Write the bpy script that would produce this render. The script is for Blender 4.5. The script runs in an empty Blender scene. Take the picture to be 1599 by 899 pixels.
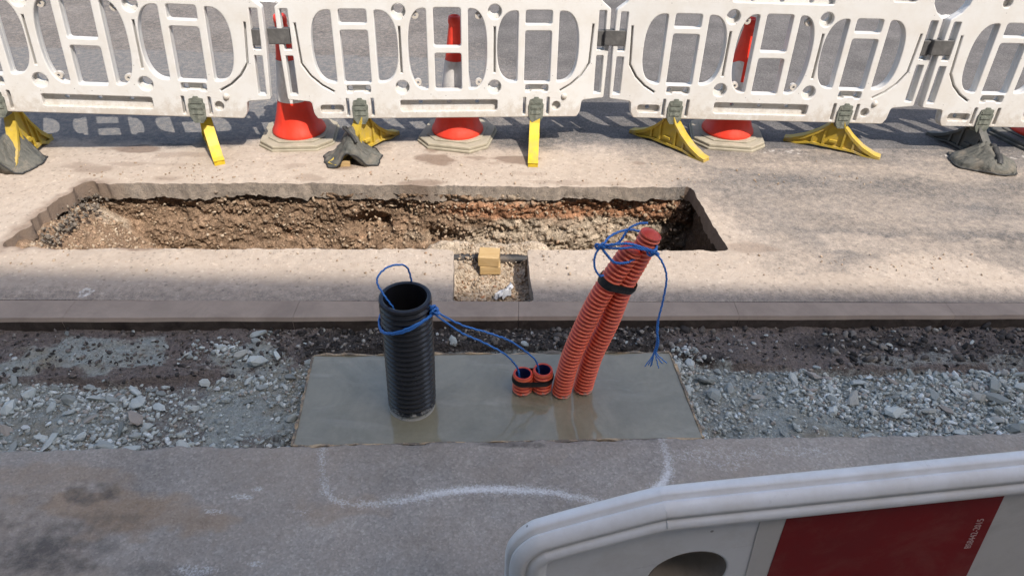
import bpy, bmesh, math, random
import numpy as np
from mathutils import Vector, Matrix

# ------------------------------------------------------------------ camera, sky, sun, exposure
scene = bpy.context.scene
COL = scene.collection
rad = math.radians
PITCH, CAM_H, ROLL, FOCAL_PX = rad(37.0), 1.78, 0.025, 1066.0
cam_data = bpy.data.cameras.new("camera")
cam_data.sensor_fit = 'HORIZONTAL'
cam_data.sensor_width = 36.0
cam_data.lens = 36.0 * FOCAL_PX / 1599.0
cam_data.clip_start = 0.02
cam_data.clip_end = 600.0
cam = bpy.data.objects.new("camera", cam_data)
COL.objects.link(cam)
cam.matrix_world = (Matrix.Translation((0, 0, CAM_H)) @ Matrix.Rotation(math.pi / 2 - PITCH, 4, 'X')
                    @ Matrix.Rotation(ROLL, 4, 'Z'))
scene.camera = cam

SUN = Vector((0.46, -0.62, 1.0)).normalized()          # towards the sun
SUN_EL = math.asin(SUN.z)
SUN_ROT = math.atan2(SUN.x, SUN.y)
world = bpy.data.worlds.new("World")
scene.world = world
world.use_nodes = True
wn = world.node_tree
bg = wn.nodes['Background']
sky = wn.nodes.new('ShaderNodeTexSky')
sky.sky_type = 'NISHITA'
sky.sun_disc = False
sky.sun_elevation = SUN_EL
sky.sun_rotation = SUN_ROT
sky.air_density = 1.0
sky.dust_density = 3.0
sky.ozone_density = 0.6
wn.links.new(sky.outputs[0], bg.inputs[0])
bg.inputs[1].default_value = 0.15
sun_data = bpy.data.lights.new("sun", 'SUN')
sun_data.energy = 3.15
sun_data.angle = rad(0.53)
sun_data.color = (1.0, 0.93, 0.84)
sun = bpy.data.objects.new("sun", sun_data)
sun.rotation_euler = SUN.to_track_quat('Z', 'Y').to_euler()
COL.objects.link(sun)
scene.view_settings.view_transform = 'Standard'
scene.view_settings.look = 'None'
scene.view_settings.exposure = 0.88
scene.view_settings.gamma = 1.0

rng = np.random.default_rng(7)
random.seed(7)


# ------------------------------------------------------------------ noise
def _hash(ix, iy, iz, seed):
    h = (ix.astype(np.int64) * 374761393 + iy.astype(np.int64) * 668265263 + iz.astype(np.int64) * 2147483647
         + seed * 974711) & 0xFFFFFFFF
    h = ((h ^ (h >> 13)) * 1274126177) & 0xFFFFFFFF
    h = ((h ^ (h >> 16)) * 2246822519) & 0xFFFFFFFF
    return ((h ^ (h >> 15)) & 0xFFFFFF) / float(0xFFFFFF)


def vnoise(x, y, z=None, seed=0):
    x, y = np.asarray(x, float), np.asarray(y, float)
    z = np.zeros_like(x) if z is None else np.asarray(z, float)
    ix, iy, iz = np.floor(x), np.floor(y), np.floor(z)
    fx, fy, fz = x - ix, y - iy, z - iz
    fx, fy, fz = [f * f * (3 - 2 * f) for f in (fx, fy, fz)]
    out = 0
    for a in (0, 1):
        wx = fx if a else 1 - fx
        for b in (0, 1):
            wy = fy if b else 1 - fy
            for c in (0, 1):
                wz = fz if c else 1 - fz
                out = out + wx * wy * wz * _hash(ix + a, iy + b, iz + c, seed)
    return out * 2 - 1


def fbm(x, y, z=None, seed=0, octaves=4, gain=0.5):
    x, y = np.asarray(x, float), np.asarray(y, float)
    z = np.zeros_like(x) if z is None else np.asarray(z, float)
    out, amp, f = 0, 1.0, 1.0
    for i in range(octaves):
        out = out + amp * vnoise(x * f, y * f, z * f, seed + 17 * i)
        amp *= gain
        f *= 2.03
    return out


def worley(x, y, z, seed=0):
    """distance to the nearest and second nearest cell point, and a random number per cell"""
    ix, iy, iz = np.floor(x), np.floor(y), np.floor(z)
    f1 = np.full(x.shape, 9.0)
    f2 = np.full(x.shape, 9.0)
    cid = np.zeros(x.shape)
    for a in (-1, 0, 1):
        for b in (-1, 0, 1):
            for c in (-1, 0, 1):
                gx, gy, gz = ix + a, iy + b, iz + c
                px = gx + _hash(gx, gy, gz, seed)
                py = gy + _hash(gx, gy, gz, seed + 1)
                pz = gz + _hash(gx, gy, gz, seed + 2)
                d = np.sqrt((x - px) ** 2 + (y - py) ** 2 + (z - pz) ** 2)
                near = d < f1
                f2 = np.where(near, f1, np.minimum(f2, d))
                cid = np.where(near, _hash(gx, gy, gz, seed + 3), cid)
                f1 = np.where(near, d, f1)
    return f1, f2, cid


def sstep(a, b, x):
    t = np.clip((np.asarray(x, float) - a) / (b - a), 0, 1)
    return t * t * (3 - 2 * t)


def blob(x, y, cx, cy, rx, ry, seed=0, rough=0.6):
    """a soft uneven patch, 1 in the middle and 0 outside"""
    d = np.sqrt(((x - cx) / rx) ** 2 + ((y - cy) / ry) ** 2)
    d = d + rough * fbm(x * 7, y * 12, seed=seed, octaves=4)
    return 1 - sstep(0.35, 1.25, d)


def seg_dist(x, y, pts, closed=False):
    d = np.full(np.shape(x), 1e9)
    n = len(pts)
    for i in range(n if closed else n - 1):
        ax, ay = pts[i]
        bx, by = pts[(i + 1) % n]
        ux, uy = bx - ax, by - ay
        t = np.clip(((x - ax) * ux + (y - ay) * uy) / (ux * ux + uy * uy), 0, 1)
        d = np.minimum(d, np.hypot(x - ax - t * ux, y - ay - t * uy))
    return d


def inside(x, y, pts):
    r = np.zeros(np.shape(x), bool)
    n = len(pts)
    for i in range(n):
        ax, ay = pts[i]
        bx, by = pts[(i + 1) % n]
        if ay == by:
            continue
        c = ((ay > y) != (by > y)) & (x < (bx - ax) * (y - ay) / (by - ay) + ax)
        r ^= c
    return r


# ------------------------------------------------------------------ object helpers
def tag(o, label=None, cat=None, group=None, kind=None):
    if label:
        o['label'] = label
    if cat:
        o['category'] = cat
    if group:
        o['group'] = group
    if kind:
        o['kind'] = kind
    return o


def link(name, me, mat=None, parent=None):
    o = bpy.data.objects.new(name, me)
    COL.objects.link(o)
    if mat is not None and me is not None and not me.materials:
        me.materials.append(mat)
    if parent is not None:
        o.parent = parent
    return o


def empty(name, loc=(0, 0, 0), rz=0.0):
    o = bpy.data.objects.new(name, None)
    o.empty_display_size = 0.1
    COL.objects.link(o)
    o.location = loc
    o.rotation_euler = (0, 0, rz)
    return o


def mesh_from(name, v, f, smooth=False, attrs=None):
    me = bpy.data.meshes.new(name)
    v = np.asarray(v, np.float32)
    if isinstance(f, np.ndarray):
        k = f.shape[1]
        me.vertices.add(len(v))
        me.vertices.foreach_set('co', v.ravel())
        me.loops.add(f.size)
        me.loops.foreach_set('vertex_index', f.astype(np.int32).ravel())
        me.polygons.add(len(f))
        me.polygons.foreach_set('loop_start', np.arange(0, f.size, k, dtype=np.int32))
        me.update(calc_edges=True)
    else:
        me.from_pydata(v.tolist(), [], f)
    if smooth:
        me.polygons.foreach_set('use_smooth', np.ones(len(me.polygons), bool))
    for k, a in (attrs or {}).items():
        at = me.attributes.new(k, 'FLOAT', 'POINT')
        at.data.foreach_set('value', np.asarray(a, np.float32).ravel())
    me.validate()
    me.update()
    return me


def grid_faces(nr, nc):
    i = np.arange(nr * nc).reshape(nr, nc)
    return np.stack([i[:-1, :-1], i[:-1, 1:], i[1:, 1:], i[1:, :-1]], -1).reshape(-1, 4)


def bm_done(bm, name, mat, parent=None, smooth=False, bevel=0.0, segs=2):
    if bevel:
        bmesh.ops.bevel(bm, geom=list(bm.edges), offset=bevel, segments=segs, profile=0.6, affect='EDGES', clamp_overlap=True)
    bmesh.ops.recalc_face_normals(bm, faces=bm.faces)
    me = bpy.data.meshes.new(name)
    bm.to_mesh(me)
    bm.free()
    if smooth:
        for p in me.polygons:
            p.use_smooth = True
    return link(name, me, mat, parent)


def bm_box(bm, lo, hi, mat=None):
    m = Matrix.Translation([(a + b) / 2 for a, b in zip(lo, hi)]) @ Matrix.Diagonal([b - a for a, b in zip(lo, hi)] + [1])
    if mat is not None:
        m = mat @ m
    bmesh.ops.create_cube(bm, size=1.0, matrix=m)


def bm_prism(bm, poly, d0, d1, axis='Y', mat=None):
    """extrude a polygon drawn in x-z (axis Y) or x-y (axis Z)"""
    def pt(p, d):
        q = Vector((p[0], d, p[1])) if axis == 'Y' else Vector((p[0], p[1], d))
        return mat @ q if mat is not None else q
    a = [bm.verts.new(pt(p, d0)) for p in poly]
    b = [bm.verts.new(pt(p, d1)) for p in poly]
    n = len(poly)
    bm.faces.new(a[::-1])
    bm.faces.new(b)
    for i in range(n):
        bm.faces.new((a[i], a[(i + 1) % n], b[(i + 1) % n], b[i]))


def spline(pts, n):
    """Catmull-Rom through the points, n samples"""
    p = np.asarray(pts, float)
    p = np.vstack([2 * p[0] - p[1], p, 2 * p[-1] - p[-2]])
    m = len(p) - 3
    t = np.linspace(0, m, n)
    i = np.minimum(t.astype(int), m - 1)
    u = (t - i)[:, None]
    a, b, c, d = p[i], p[i + 1], p[i + 2], p[i + 3]
    return 0.5 * (2 * b + (c - a) * u + (2 * a - 5 * b + 4 * c - d) * u ** 2 + (3 * b - a - 3 * c + d) * u ** 3)


def resample(pts, n):
    p = np.asarray(pts, float)
    s = np.concatenate([[0], np.cumsum(np.linalg.norm(np.diff(p, axis=0), axis=1))])
    t = np.linspace(0, s[-1], n)
    return np.stack([np.interp(t, s, p[:, k]) for k in range(p.shape[1])], 1), s[-1]


def sweep(path, radii, seg=12, cap=True, closed=False):
    """tube along a path: vertices and quads"""
    p = np.asarray(path, float)
    n = len(p)
    r = np.broadcast_to(np.asarray(radii, float), (n,))
    if closed:
        tg = np.roll(p, -1, 0) - np.roll(p, 1, 0)
    else:
        tg = np.gradient(p, axis=0)
    tg /= np.maximum(np.linalg.norm(tg, axis=1), 1e-9)[:, None]
    ref = np.array([0.0, 1, 0]) if abs(tg[0][1]) < 0.9 else np.array([1.0, 0, 0])
    nn = np.zeros_like(p)
    for i in range(n):
        q = ref - tg[i] * (ref @ tg[i])
        q /= np.linalg.norm(q)
        nn[i] = q
        ref = q
    bb = np.cross(tg, nn)
    a = np.linspace(0, 2 * np.pi, seg, endpoint=False)
    v = p[:, None] + r[:, None, None] * (np.cos(a)[None, :, None] * nn[:, None] + np.sin(a)[None, :, None] * bb[:, None])
    v = v.reshape(-1, 3)
    f = []
    for i in range(n if closed else n - 1):
        j = (i + 1) % n
        for k in range(seg):
            l = (k + 1) % seg
            f.append((i * seg + k, i * seg + l, j * seg + l, j * seg + k))
    if cap and not closed:
        f.append(tuple(range(seg))[::-1])
        f.append(tuple((n - 1) * seg + k for k in range(seg)))
    return v, f


def lathe(profile, seg=40):
    """profile of (r, z) pairs revolved about z"""
    v, f = [], []
    a = np.linspace(0, 2 * np.pi, seg, endpoint=False)
    for r, z in profile:
        v += [(r * math.cos(t), r * math.sin(t), z) for t in a]
    for i in range(len(profile) - 1):
        for k in range(seg):
            l = (k + 1) % seg
            f.append((i * seg + k, i * seg + l, (i + 1) * seg + l, (i + 1) * seg + k))
    return v, f


# ------------------------------------------------------------------ materials
class NT:
    def __init__(self, name):
        self.m = bpy.data.materials.new(name)
        self.m.use_nodes = True
        self.t = self.m.node_tree
        self.b = self.t.nodes['Principled BSDF']
        self.co = None

    def n(self, typ, **kw):
        nd = self.t.nodes.new(typ)
        for k, v in kw.items():
            setattr(nd, k, v)
        return nd

    def set(self, sock, v):
        if hasattr(v, 'is_output') or isinstance(v, bpy.types.NodeSocket):
            self.t.links.new(v, sock)
        elif isinstance(v, (tuple, list)) and len(v) == 3 and sock.type == 'RGBA':
            sock.default_value = (*v, 1)
        else:
            sock.default_value = v

    def coord(self, scale=None):
        if self.co is None:
            self.co = self.n('ShaderNodeTexCoord').outputs['Object']
        if scale is None:
            return self.co
        mp = self.n('ShaderNodeMapping')
        self.t.links.new(self.co, mp.inputs[0])
        mp.inputs['Scale'].default_value = scale
        return mp.outputs[0]

    def noise(self, scale, detail=4, rough=0.55, vec=None, dist=0.0):
        nd = self.n('ShaderNodeTexNoise')
        self.set(nd.inputs['Vector'], vec if vec is not None else self.coord())
        nd.inputs['Scale'].default_value = scale
        nd.inputs['Detail'].default_value = detail
        nd.inputs['Roughness'].default_value = rough
        nd.inputs['Distortion'].default_value = dist
        return nd.outputs['Fac']

    def voro(self, scale, feature='F1', vec=None):
        nd = self.n('ShaderNodeTexVoronoi', feature=feature)
        self.set(nd.inputs['Vector'], vec if vec is not None else self.coord())
        nd.inputs['Scale'].default_value = scale
        return nd

    def ramp(self, fac, stops, interp='LINEAR'):
        nd = self.n('ShaderNodeValToRGB')
        cr = nd.color_ramp
        cr.interpolation = interp
        while len(cr.elements) < len(stops):
            cr.elements.new(0.5)
        for e, (p, c) in zip(cr.elements, stops):
            e.position = p
            e.color = (c, c, c, 1) if isinstance(c, (int, float)) else (*c, 1)
        self.set(nd.inputs[0], fac)
        return nd.outputs[0]

    def mix(self, fac, a, b, mode='MIX'):
        nd = self.n('ShaderNodeMix', data_type='RGBA', blend_type=mode)
        self.set(nd.inputs[0], fac)
        self.set(nd.inputs[6], a)
        self.set(nd.inputs[7], b)
        return nd.outputs[2]

    def math(self, op, a, b=0.0, clamp=False):
        nd = self.n('ShaderNodeMath', operation=op, use_clamp=clamp)
        self.set(nd.inputs[0], a)
        self.set(nd.inputs[1], b)
        return nd.outputs[0]

    def attr(self, name):
        return self.n('ShaderNodeAttribute', attribute_name=name).outputs['Fac']

    def bump(self, height, strength=0.3, dist=0.01, prev=None):
        nd = self.n('ShaderNodeBump')
        nd.inputs['Strength'].default_value = strength
        nd.inputs['Distance'].default_value = dist
        self.set(nd.inputs['Height'], height)
        if prev is not None:
            self.t.links.new(prev, nd.inputs['Normal'])
        return nd.outputs[0]

    def out(self, color=None, rough=0.8, normal=None, spec=None, metallic=None):
        if color is not None:
            self.set(self.b.inputs['Base Color'], color)
        self.set(self.b.inputs['Roughness'], rough)
        if normal is not None:
            self.t.links.new(normal, self.b.inputs['Normal'])
        if spec is not None:
            self.set(self.b.inputs['Specular IOR Level'], spec)
        if metallic is not None:
            self.set(self.b.inputs['Metallic'], metallic)
        return self.m


def asphalt_color(M, lo, hi, tint=(1.0, 0.98, 0.95), scale=170):
    """dark binder with a salt-and-pepper of stone chips"""
    v = M.voro(scale)
    sep = M.n('ShaderNodeSeparateColor')
    M.set(sep.inputs[0], v.outputs['Color'])
    chip = M.ramp(sep.outputs[0], [(0.0, lo), (0.55, lo * 1.5), (0.8, hi * 0.7), (1.0, hi)])
    big = M.noise(3.1, 5)
    chip = M.mix(0.55, chip, M.ramp(M.noise(60, 5, 0.7), [(0.3, lo), (0.72, hi * 0.8)]))
    var = M.ramp(big, [(0.3, 0.75), (0.7, 1.2)])
    c = M.mix(1.0, chip, var, 'MULTIPLY')
    return M.mix(1.0, c, tint, 'MULTIPLY'), v


def mat_road():
    M = NT('road_surface')
    asp, v = asphalt_color(M, 0.065, 0.22, (1.0, 0.935, 0.89))
    patch = M.mix(1.0, M.ramp(M.noise(140, 4, 0.7), [(0.3, 0.085), (0.7, 0.15)]), (0.98, 1.0, 1.02), 'MULTIPLY')
    asp = M.mix(M.attr('patch'), asp, patch)
    n1 = M.noise(2.2, 6, 0.62)
    n2 = M.noise(26, 6, 0.7)
    dust = M.ramp(n1, [(0.25, (0.31, 0.250, 0.198)), (0.5, (0.375, 0.308, 0.248)), (0.75, (0.415, 0.348, 0.288))])
    dust = M.mix(0.35, dust, M.ramp(n2, [(0.3, (0.28, 0.228, 0.178)), (0.7, (0.47, 0.405, 0.335))]))
    grit = M.voro(95)
    sep = M.n('ShaderNodeSeparateColor')
    M.set(sep.inputs[0], grit.outputs['Color'])
    specks = M.ramp(sep.outputs[0], [(0.0, 0.45), (0.07, 1.0), (0.93, 1.0), (1.0, 1.35)])
    dust = M.mix(0.6, dust, specks, 'MULTIPLY')
    fac = M.math('ADD', M.attr('dust'), M.math('MULTIPLY', M.math('SUBTRACT', n2, 0.5), 0.9))
    fac = M.math('ADD', fac, M.math('MULTIPLY', M.math('SUBTRACT', M.noise(150, 3, 0.6), 0.5), 0.7))
    fac = M.ramp(fac, [(0.18, 0.0), (0.85, 1.0)])
    c = M.mix(fac, asp, dust)
    wear = M.math('ADD', M.attr('line'), M.math('MULTIPLY', M.math('SUBTRACT', n2, 0.5), 1.2))
    c = M.mix(M.ramp(wear, [(0.5, 0.0), (0.75, 1.0)]), c, (0.74, 0.72, 0.67))
    damp_shade_fac = M.math('ADD', M.attr('damp_shade'), M.math('MULTIPLY', M.math('SUBTRACT', n2, 0.5), 0.5))  # damp patches, plus the shade painted on the trench's right end
    damp_shade_fac = M.ramp(damp_shade_fac, [(0.25, 0.0), (0.8, 0.75)])
    c = M.mix(damp_shade_fac, c, (0.155, 0.105, 0.075))
    b = M.bump(v.outputs['Distance'], 0.45, 0.004)
    b = M.bump(M.noise(90, 4, 0.7), 0.5, 0.006, b)
    return M.out(c, M.ramp(damp_shade_fac, [(0.0, 0.93), (1.0, 0.75)]), b, 0.25)


def mat_pavement():
    M = NT('pavement_surface')
    asp, v = asphalt_color(M, 0.205, 0.48, (1.0, 0.915, 0.805), 150)
    mud = M.noise(1.7, 5, 0.6)
    asp = M.mix(M.ramp(mud, [(0.4, 0.0), (0.75, 0.55)]), asp, (0.36, 0.285, 0.215))
    n2 = M.noise(30, 5, 0.7)
    nf = M.noise(170, 3, 0.65)
    br = M.math('ADD', M.attr('brown'), M.math('MULTIPLY', M.math('SUBTRACT', n2, 0.5), 0.6))
    asp = M.mix(M.ramp(br, [(0.25, 0.0), (1.05, 0.6)]), asp, (0.29, 0.19, 0.105))
    dk = M.math('ADD', M.attr('dark'), M.math('MULTIPLY', M.math('SUBTRACT', n2, 0.5), 1.6))
    asp = M.mix(M.ramp(dk, [(0.3, 0.0), (1.2, 0.85)]), asp, (0.075, 0.066, 0.058))
    pf = M.math('ADD', M.attr('paint'), M.math('MULTIPLY', M.math('SUBTRACT', nf, 0.5), 1.5))
    pf = M.math('ADD', pf, M.math('MULTIPLY', M.math('SUBTRACT', n2, 0.5), 0.6))
    asp = M.mix(M.ramp(pf, [(0.28, 0.0), (0.95, 0.8)]), asp, (0.74, 0.75, 0.75))
    b = M.bump(v.outputs['Distance'], 0.4, 0.003)
    b = M.bump(M.noise(55, 5, 0.7), 0.55, 0.006, b)
    return M.out(asp, M.ramp(M.noise(5, 4), [(0.3, 0.62), (0.7, 0.85)]), b, 0.35)


def mat_soil():
    M = NT('soil')
    n1, n2 = M.noise(6, 6, 0.65), M.noise(70, 6, 0.7)
    pale = M.mix(M.ramp(n2, [(0.3, 0.0), (0.7, 1.0)]), (0.19, 0.205, 0.188), (0.39, 0.42, 0.39))
    tan = M.mix(M.ramp(n2, [(0.3, 0.0), (0.7, 1.0)]), (0.17, 0.155, 0.115), (0.33, 0.295, 0.225))
    gravel = M.mix(M.ramp(n1, [(0.45, 0.0), (0.66, 0.9)]), pale, tan)
    dirt = M.mix(M.ramp(n2, [(0.3, 0.0), (0.75, 1.0)]), (0.080, 0.067, 0.060), (0.25, 0.208, 0.182))
    tar = M.mix(M.ramp(n2, [(0.35, 0.0), (0.75, 1.0)]), (0.020, 0.018, 0.017), (0.10, 0.09, 0.082))
    dirt = M.mix(M.attr('tar'), dirt, tar)
    fac = M.math('ADD', M.attr('pale'), M.math('MULTIPLY', M.math('SUBTRACT', n2, 0.5), 0.9))
    c = M.mix(M.ramp(fac, [(0.3, 0.0), (0.7, 1.0)]), dirt, gravel)
    v = M.voro(130)
    b = M.bump(v.outputs['Distance'], 0.6, 0.006)
    b = M.bump(M.noise(60, 5, 0.75), 0.8, 0.012, b)
    return M.out(c, 0.92, b, 0.2)


def mat_stone(island=True, colors=None):
    M = NT('stone')
    if island:
        rnd = M.n('ShaderNodeNewGeometry').outputs['Random Per Island']
    else:
        rnd = M.n('ShaderNodeObjectInfo').outputs['Random']
    colors = colors or [(0.0, (0.22, 0.238, 0.222)), (0.35, (0.36, 0.388, 0.366)), (0.65, (0.56, 0.60, 0.572)),
                        (0.8, (0.42, 0.43, 0.39)), (0.9, (0.33, 0.28, 0.235)), (0.95, (0.68, 0.72, 0.71))]
    c = M.ramp(rnd, colors, 'CONSTANT' if False else 'LINEAR')
    c = M.mix(0.75, c, M.ramp(M.noise(45, 6, 0.7), [(0.25, 0.55), (0.75, 1.3)]), 'MULTIPLY')
    b = M.bump(M.noise(70, 5, 0.7), 0.5, 0.004)
    return M.out(c, 0.88, b, 0.25)


def mat_trench():
    M = NT('trench_soil')
    n2 = M.noise(22, 7, 0.72)
    n3 = M.noise(90, 5, 0.7)
    brown = M.mix(M.ramp(n2, [(0.3, 0.0), (0.7, 1.0)]), (0.12, 0.078, 0.052), (0.33, 0.228, 0.152))
    red = M.mix(M.ramp(n2, [(0.3, 0.0), (0.7, 1.0)]), (0.255, 0.118, 0.062), (0.40, 0.228, 0.138))
    grey = M.mix(M.ramp(n2, [(0.3, 0.0), (0.7, 1.0)]), (0.24, 0.195, 0.145), (0.50, 0.41, 0.315))
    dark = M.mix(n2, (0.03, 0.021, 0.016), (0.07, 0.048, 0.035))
    c = M.mix(M.ramp(M.math('ADD', M.attr('grey'), M.math('MULTIPLY', M.math('SUBTRACT', n3, 0.5), 0.5)), [(0.3, 0.0), (0.7, 1.0)]), brown, grey)
    c = M.mix(M.ramp(M.math('ADD', M.attr('red'), M.math('MULTIPLY', M.math('SUBTRACT', n2, 0.5), 0.8)), [(0.35, 0.0), (0.65, 1.0)]), c, red)
    c = M.mix(M.attr('end_shade'), c, dark)  # painted shade at the right end of the trench
    c = M.mix(0.8, c, M.ramp(M.attr('cell'), [(0.0, 0.62), (0.5, 0.95), (0.85, 1.15), (1.0, 1.5)]), 'MULTIPLY')
    gr = M.voro(150)
    sg = M.n('ShaderNodeSeparateColor')
    M.set(sg.inputs[0], gr.outputs['Color'])
    c = M.mix(0.75, c, M.ramp(sg.outputs[0], [(0.0, 0.55), (0.5, 0.95), (0.9, 1.2), (1.0, 1.7)]), 'MULTIPLY')
    b = M.bump(n3, 0.7, 0.008)
    b = M.bump(gr.outputs['Distance'], 0.6, 0.006, b)
    return M.out(c, 0.95, b, 0.15)


def mat_concrete_wet():
    M = NT('wet_concrete')
    sw = M.noise(3.2, 5, 0.6, dist=2.4)
    fine = M.noise(60, 4, 0.6)
    c = M.mix(M.ramp(sw, [(0.3, 0.0), (0.7, 1.0)]), (0.185, 0.168, 0.108), (0.265, 0.242, 0.165))
    sweep_ = M.noise(1.0, 5, 0.55, vec=M.coord((2.2, 9.0, 1.0)), dist=1.6)
    c = M.mix(M.ramp(sweep_, [(0.56, 0.0), (0.72, 0.30)]), c, (0.40, 0.385, 0.31))
    damp_ = M.noise(2.4, 4, 0.6)
    c = M.mix(M.ramp(damp_, [(0.45, 0.0), (0.7, 0.35)]), c, (0.15, 0.14, 0.10))
    c = M.mix(0.3, c, M.ramp(fine, [(0.3, 0.8), (0.7, 1.15)]), 'MULTIPLY')
    b = M.bump(sw, 0.10, 0.02)
    b = M.bump(M.noise(22, 4, 0.6, dist=1.5), 0.05, 0.004, b)
    M.b.inputs['Coat Weight'].default_value = 1.0
    M.set(M.b.inputs['Coat Roughness'], M.ramp(M.noise(6, 3, 0.6), [(0.35, 0.02), (0.7, 0.10)]))
    M.b.inputs['Coat IOR'].default_value = 1.72
    return M.out(c, 0.45, b, 0.4)


def mat_plastic_white(name='white_plastic', dirt=0.35, base=(0.575, 0.568, 0.55), mud_h=0.22):
    M = NT(name)
    n = M.noise(7, 6, 0.7)
    c = M.mix(M.ramp(n, [(0.42, 0.0), (0.75, dirt)]), base, (0.42, 0.36, 0.28))
    scuff = M.noise(9, 7, 0.8, vec=M.coord((1, 1, 6)), dist=1.0)
    c = M.mix(M.ramp(scuff, [(0.60, 0.0), (0.70, 0.40)]), c, (0.34, 0.30, 0.26))
    sp = M.voro(60)
    sep = M.n('ShaderNodeSeparateColor')
    M.set(sep.inputs[0], sp.outputs['Color'])
    spot = M.math('MULTIPLY', M.math('LESS_THAN', sp.outputs['Distance'], 0.16), M.math('GREATER_THAN', sep.outputs[0], 0.965))
    c = M.mix(M.math('MULTIPLY', spot, 0.7), c, (0.12, 0.11, 0.10))
    sz = M.n('ShaderNodeSeparateXYZ')
    M.set(sz.inputs[0], M.coord())
    low = M.math('SUBTRACT', 1.0, M.math('DIVIDE', sz.outputs[2], mud_h), True)
    mud = M.math('ADD', M.math('MULTIPLY', low, 0.42), M.math('SUBTRACT', M.noise(24, 7, 0.78), 0.5))
    c = M.mix(M.ramp(mud, [(0.24, 0.0), (0.42, 0.45)]), c, (0.33, 0.265, 0.195))
    b = M.bump(M.noise(14, 4, 0.6), 0.10, 0.006)
    return M.out(c, M.ramp(n, [(0.3, 0.36), (0.7, 0.55)]), b, 0.4)


def mat_simple(name, color, rough=0.6, var=0.3, scale=18, dirt=None, dirt_amt=0.5, bump=0.2, spec=0.4, bdist=0.004):
    M = NT(name)
    n = M.noise(scale, 6, 0.65)
    lo = tuple(x * (1 - var) for x in color)
    hi = tuple(min(1, x * (1 + var)) for x in color)
    c = M.mix(M.ramp(n, [(0.3, 0.0), (0.7, 1.0)]), lo, hi)
    if dirt:
        d = M.noise(scale * 0.6 + 3, 7, 0.75, dist=0.6)
        c = M.mix(M.ramp(d, [(0.48, 0.0), (0.68, dirt_amt)]), c, dirt)
    b = M.bump(M.noise(scale * 4, 4, 0.65), bump, bdist)
    return M.out(c, M.ramp(n, [(0.2, max(0.05, rough - 0.1)), (0.8, min(1, rough + 0.1))]), b, spec)


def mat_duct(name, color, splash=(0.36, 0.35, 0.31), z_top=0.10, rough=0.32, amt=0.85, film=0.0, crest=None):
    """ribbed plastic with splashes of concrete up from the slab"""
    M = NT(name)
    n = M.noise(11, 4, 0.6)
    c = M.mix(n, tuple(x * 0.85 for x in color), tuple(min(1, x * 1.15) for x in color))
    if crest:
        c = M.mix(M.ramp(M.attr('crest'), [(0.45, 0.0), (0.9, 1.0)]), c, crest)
    sx = M.n('ShaderNodeSeparateXYZ')
    M.set(sx.inputs[0], M.coord())
    h = M.math('SUBTRACT', 1.0, M.math('DIVIDE', sx.outputs[2], z_top), True)
    sp = M.math('ADD', M.math('MULTIPLY', h, 0.55), M.math('SUBTRACT', M.noise(34, 6, 0.75), 0.5))
    c = M.mix(M.ramp(sp, [(0.30, 0.0), (0.42, amt)]), c, splash)
    if film:
        c = M.mix(M.ramp(M.noise(16, 6, 0.75), [(0.45, 0.0), (0.75, film)]), c, splash)
    b = M.bump(M.noise(40, 3, 0.6), 0.08, 0.003)
    return M.out(c, M.ramp(sp, [(0.25, rough), (0.45, 0.8)]), b, 0.5)


def mat_rope():
    M = NT('blue_rope')
    w = M.n('ShaderNodeTexWave', wave_type='BANDS', bands_direction='DIAGONAL')
    M.set(w.inputs[0], M.coord())
    w.inputs['Scale'].default_value = 70
    c = M.mix(w.outputs[0], (0.02, 0.10, 0.36), (0.05, 0.24, 0.66))
    return M.out(c, 0.45, M.bump(w.outputs[0], 0.5, 0.001), 0.4)


def mat_timber(name='raw_timber', a=(0.42, 0.29, 0.15), b_=(0.62, 0.46, 0.27), stretch=(2, 22, 22), dirt=(0.16, 0.13, 0.10), amt=0.7):
    M = NT(name)
    g = M.noise(4, 6, 0.65, vec=M.coord(stretch), dist=0.4)
    c = M.mix(M.ramp(g, [(0.3, 0.0), (0.7, 1.0)]), a, b_)
    c = M.mix(M.ramp(M.noise(12, 6, 0.75), [(0.42, 0.0), (0.56, amt)]), c, dirt)
    return M.out(c, 0.75, M.bump(g, 0.4, 0.003), 0.3)


def mat_bag():
    M = NT('sandbag_cloth')
    n = M.noise(9, 6, 0.7)
    c = M.mix(M.ramp(n, [(0.3, 0.0), (0.7, 1.0)]), (0.060, 0.061, 0.054), (0.125, 0.122, 0.105))
    c = M.mix(M.ramp(M.noise(7, 6, 0.75, dist=0.8), [(0.48, 0.0), (0.70, 0.6)]), c, (0.26, 0.215, 0.165))
    w = M.voro(210)
    b = M.bump(w.outputs['Distance'], 0.5, 0.002)
    b = M.bump(M.noise(6, 4, 0.55, vec=M.coord((1.0, 2.6, 1.0)), dist=1.8), 0.9, 0.02, b)
    return M.out(c, 0.75, b, 0.35)


def mat_brick():
    M = NT('brickwork')
    br = M.n('ShaderNodeTexBrick')
    M.set(br.inputs['Vector'], M.n('ShaderNodeTexCoord').outputs['Object'])
    br.inputs['Color1'].default_value = (0.26, 0.11, 0.075, 1)
    br.inputs['Color2'].default_value = (0.33, 0.16, 0.10, 1)
    br.inputs['Mortar'].default_value = (0.36, 0.33, 0.29, 1)
    br.inputs['Scale'].default_value = 4.4
    return M.out(br.outputs[0], 0.9)


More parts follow.
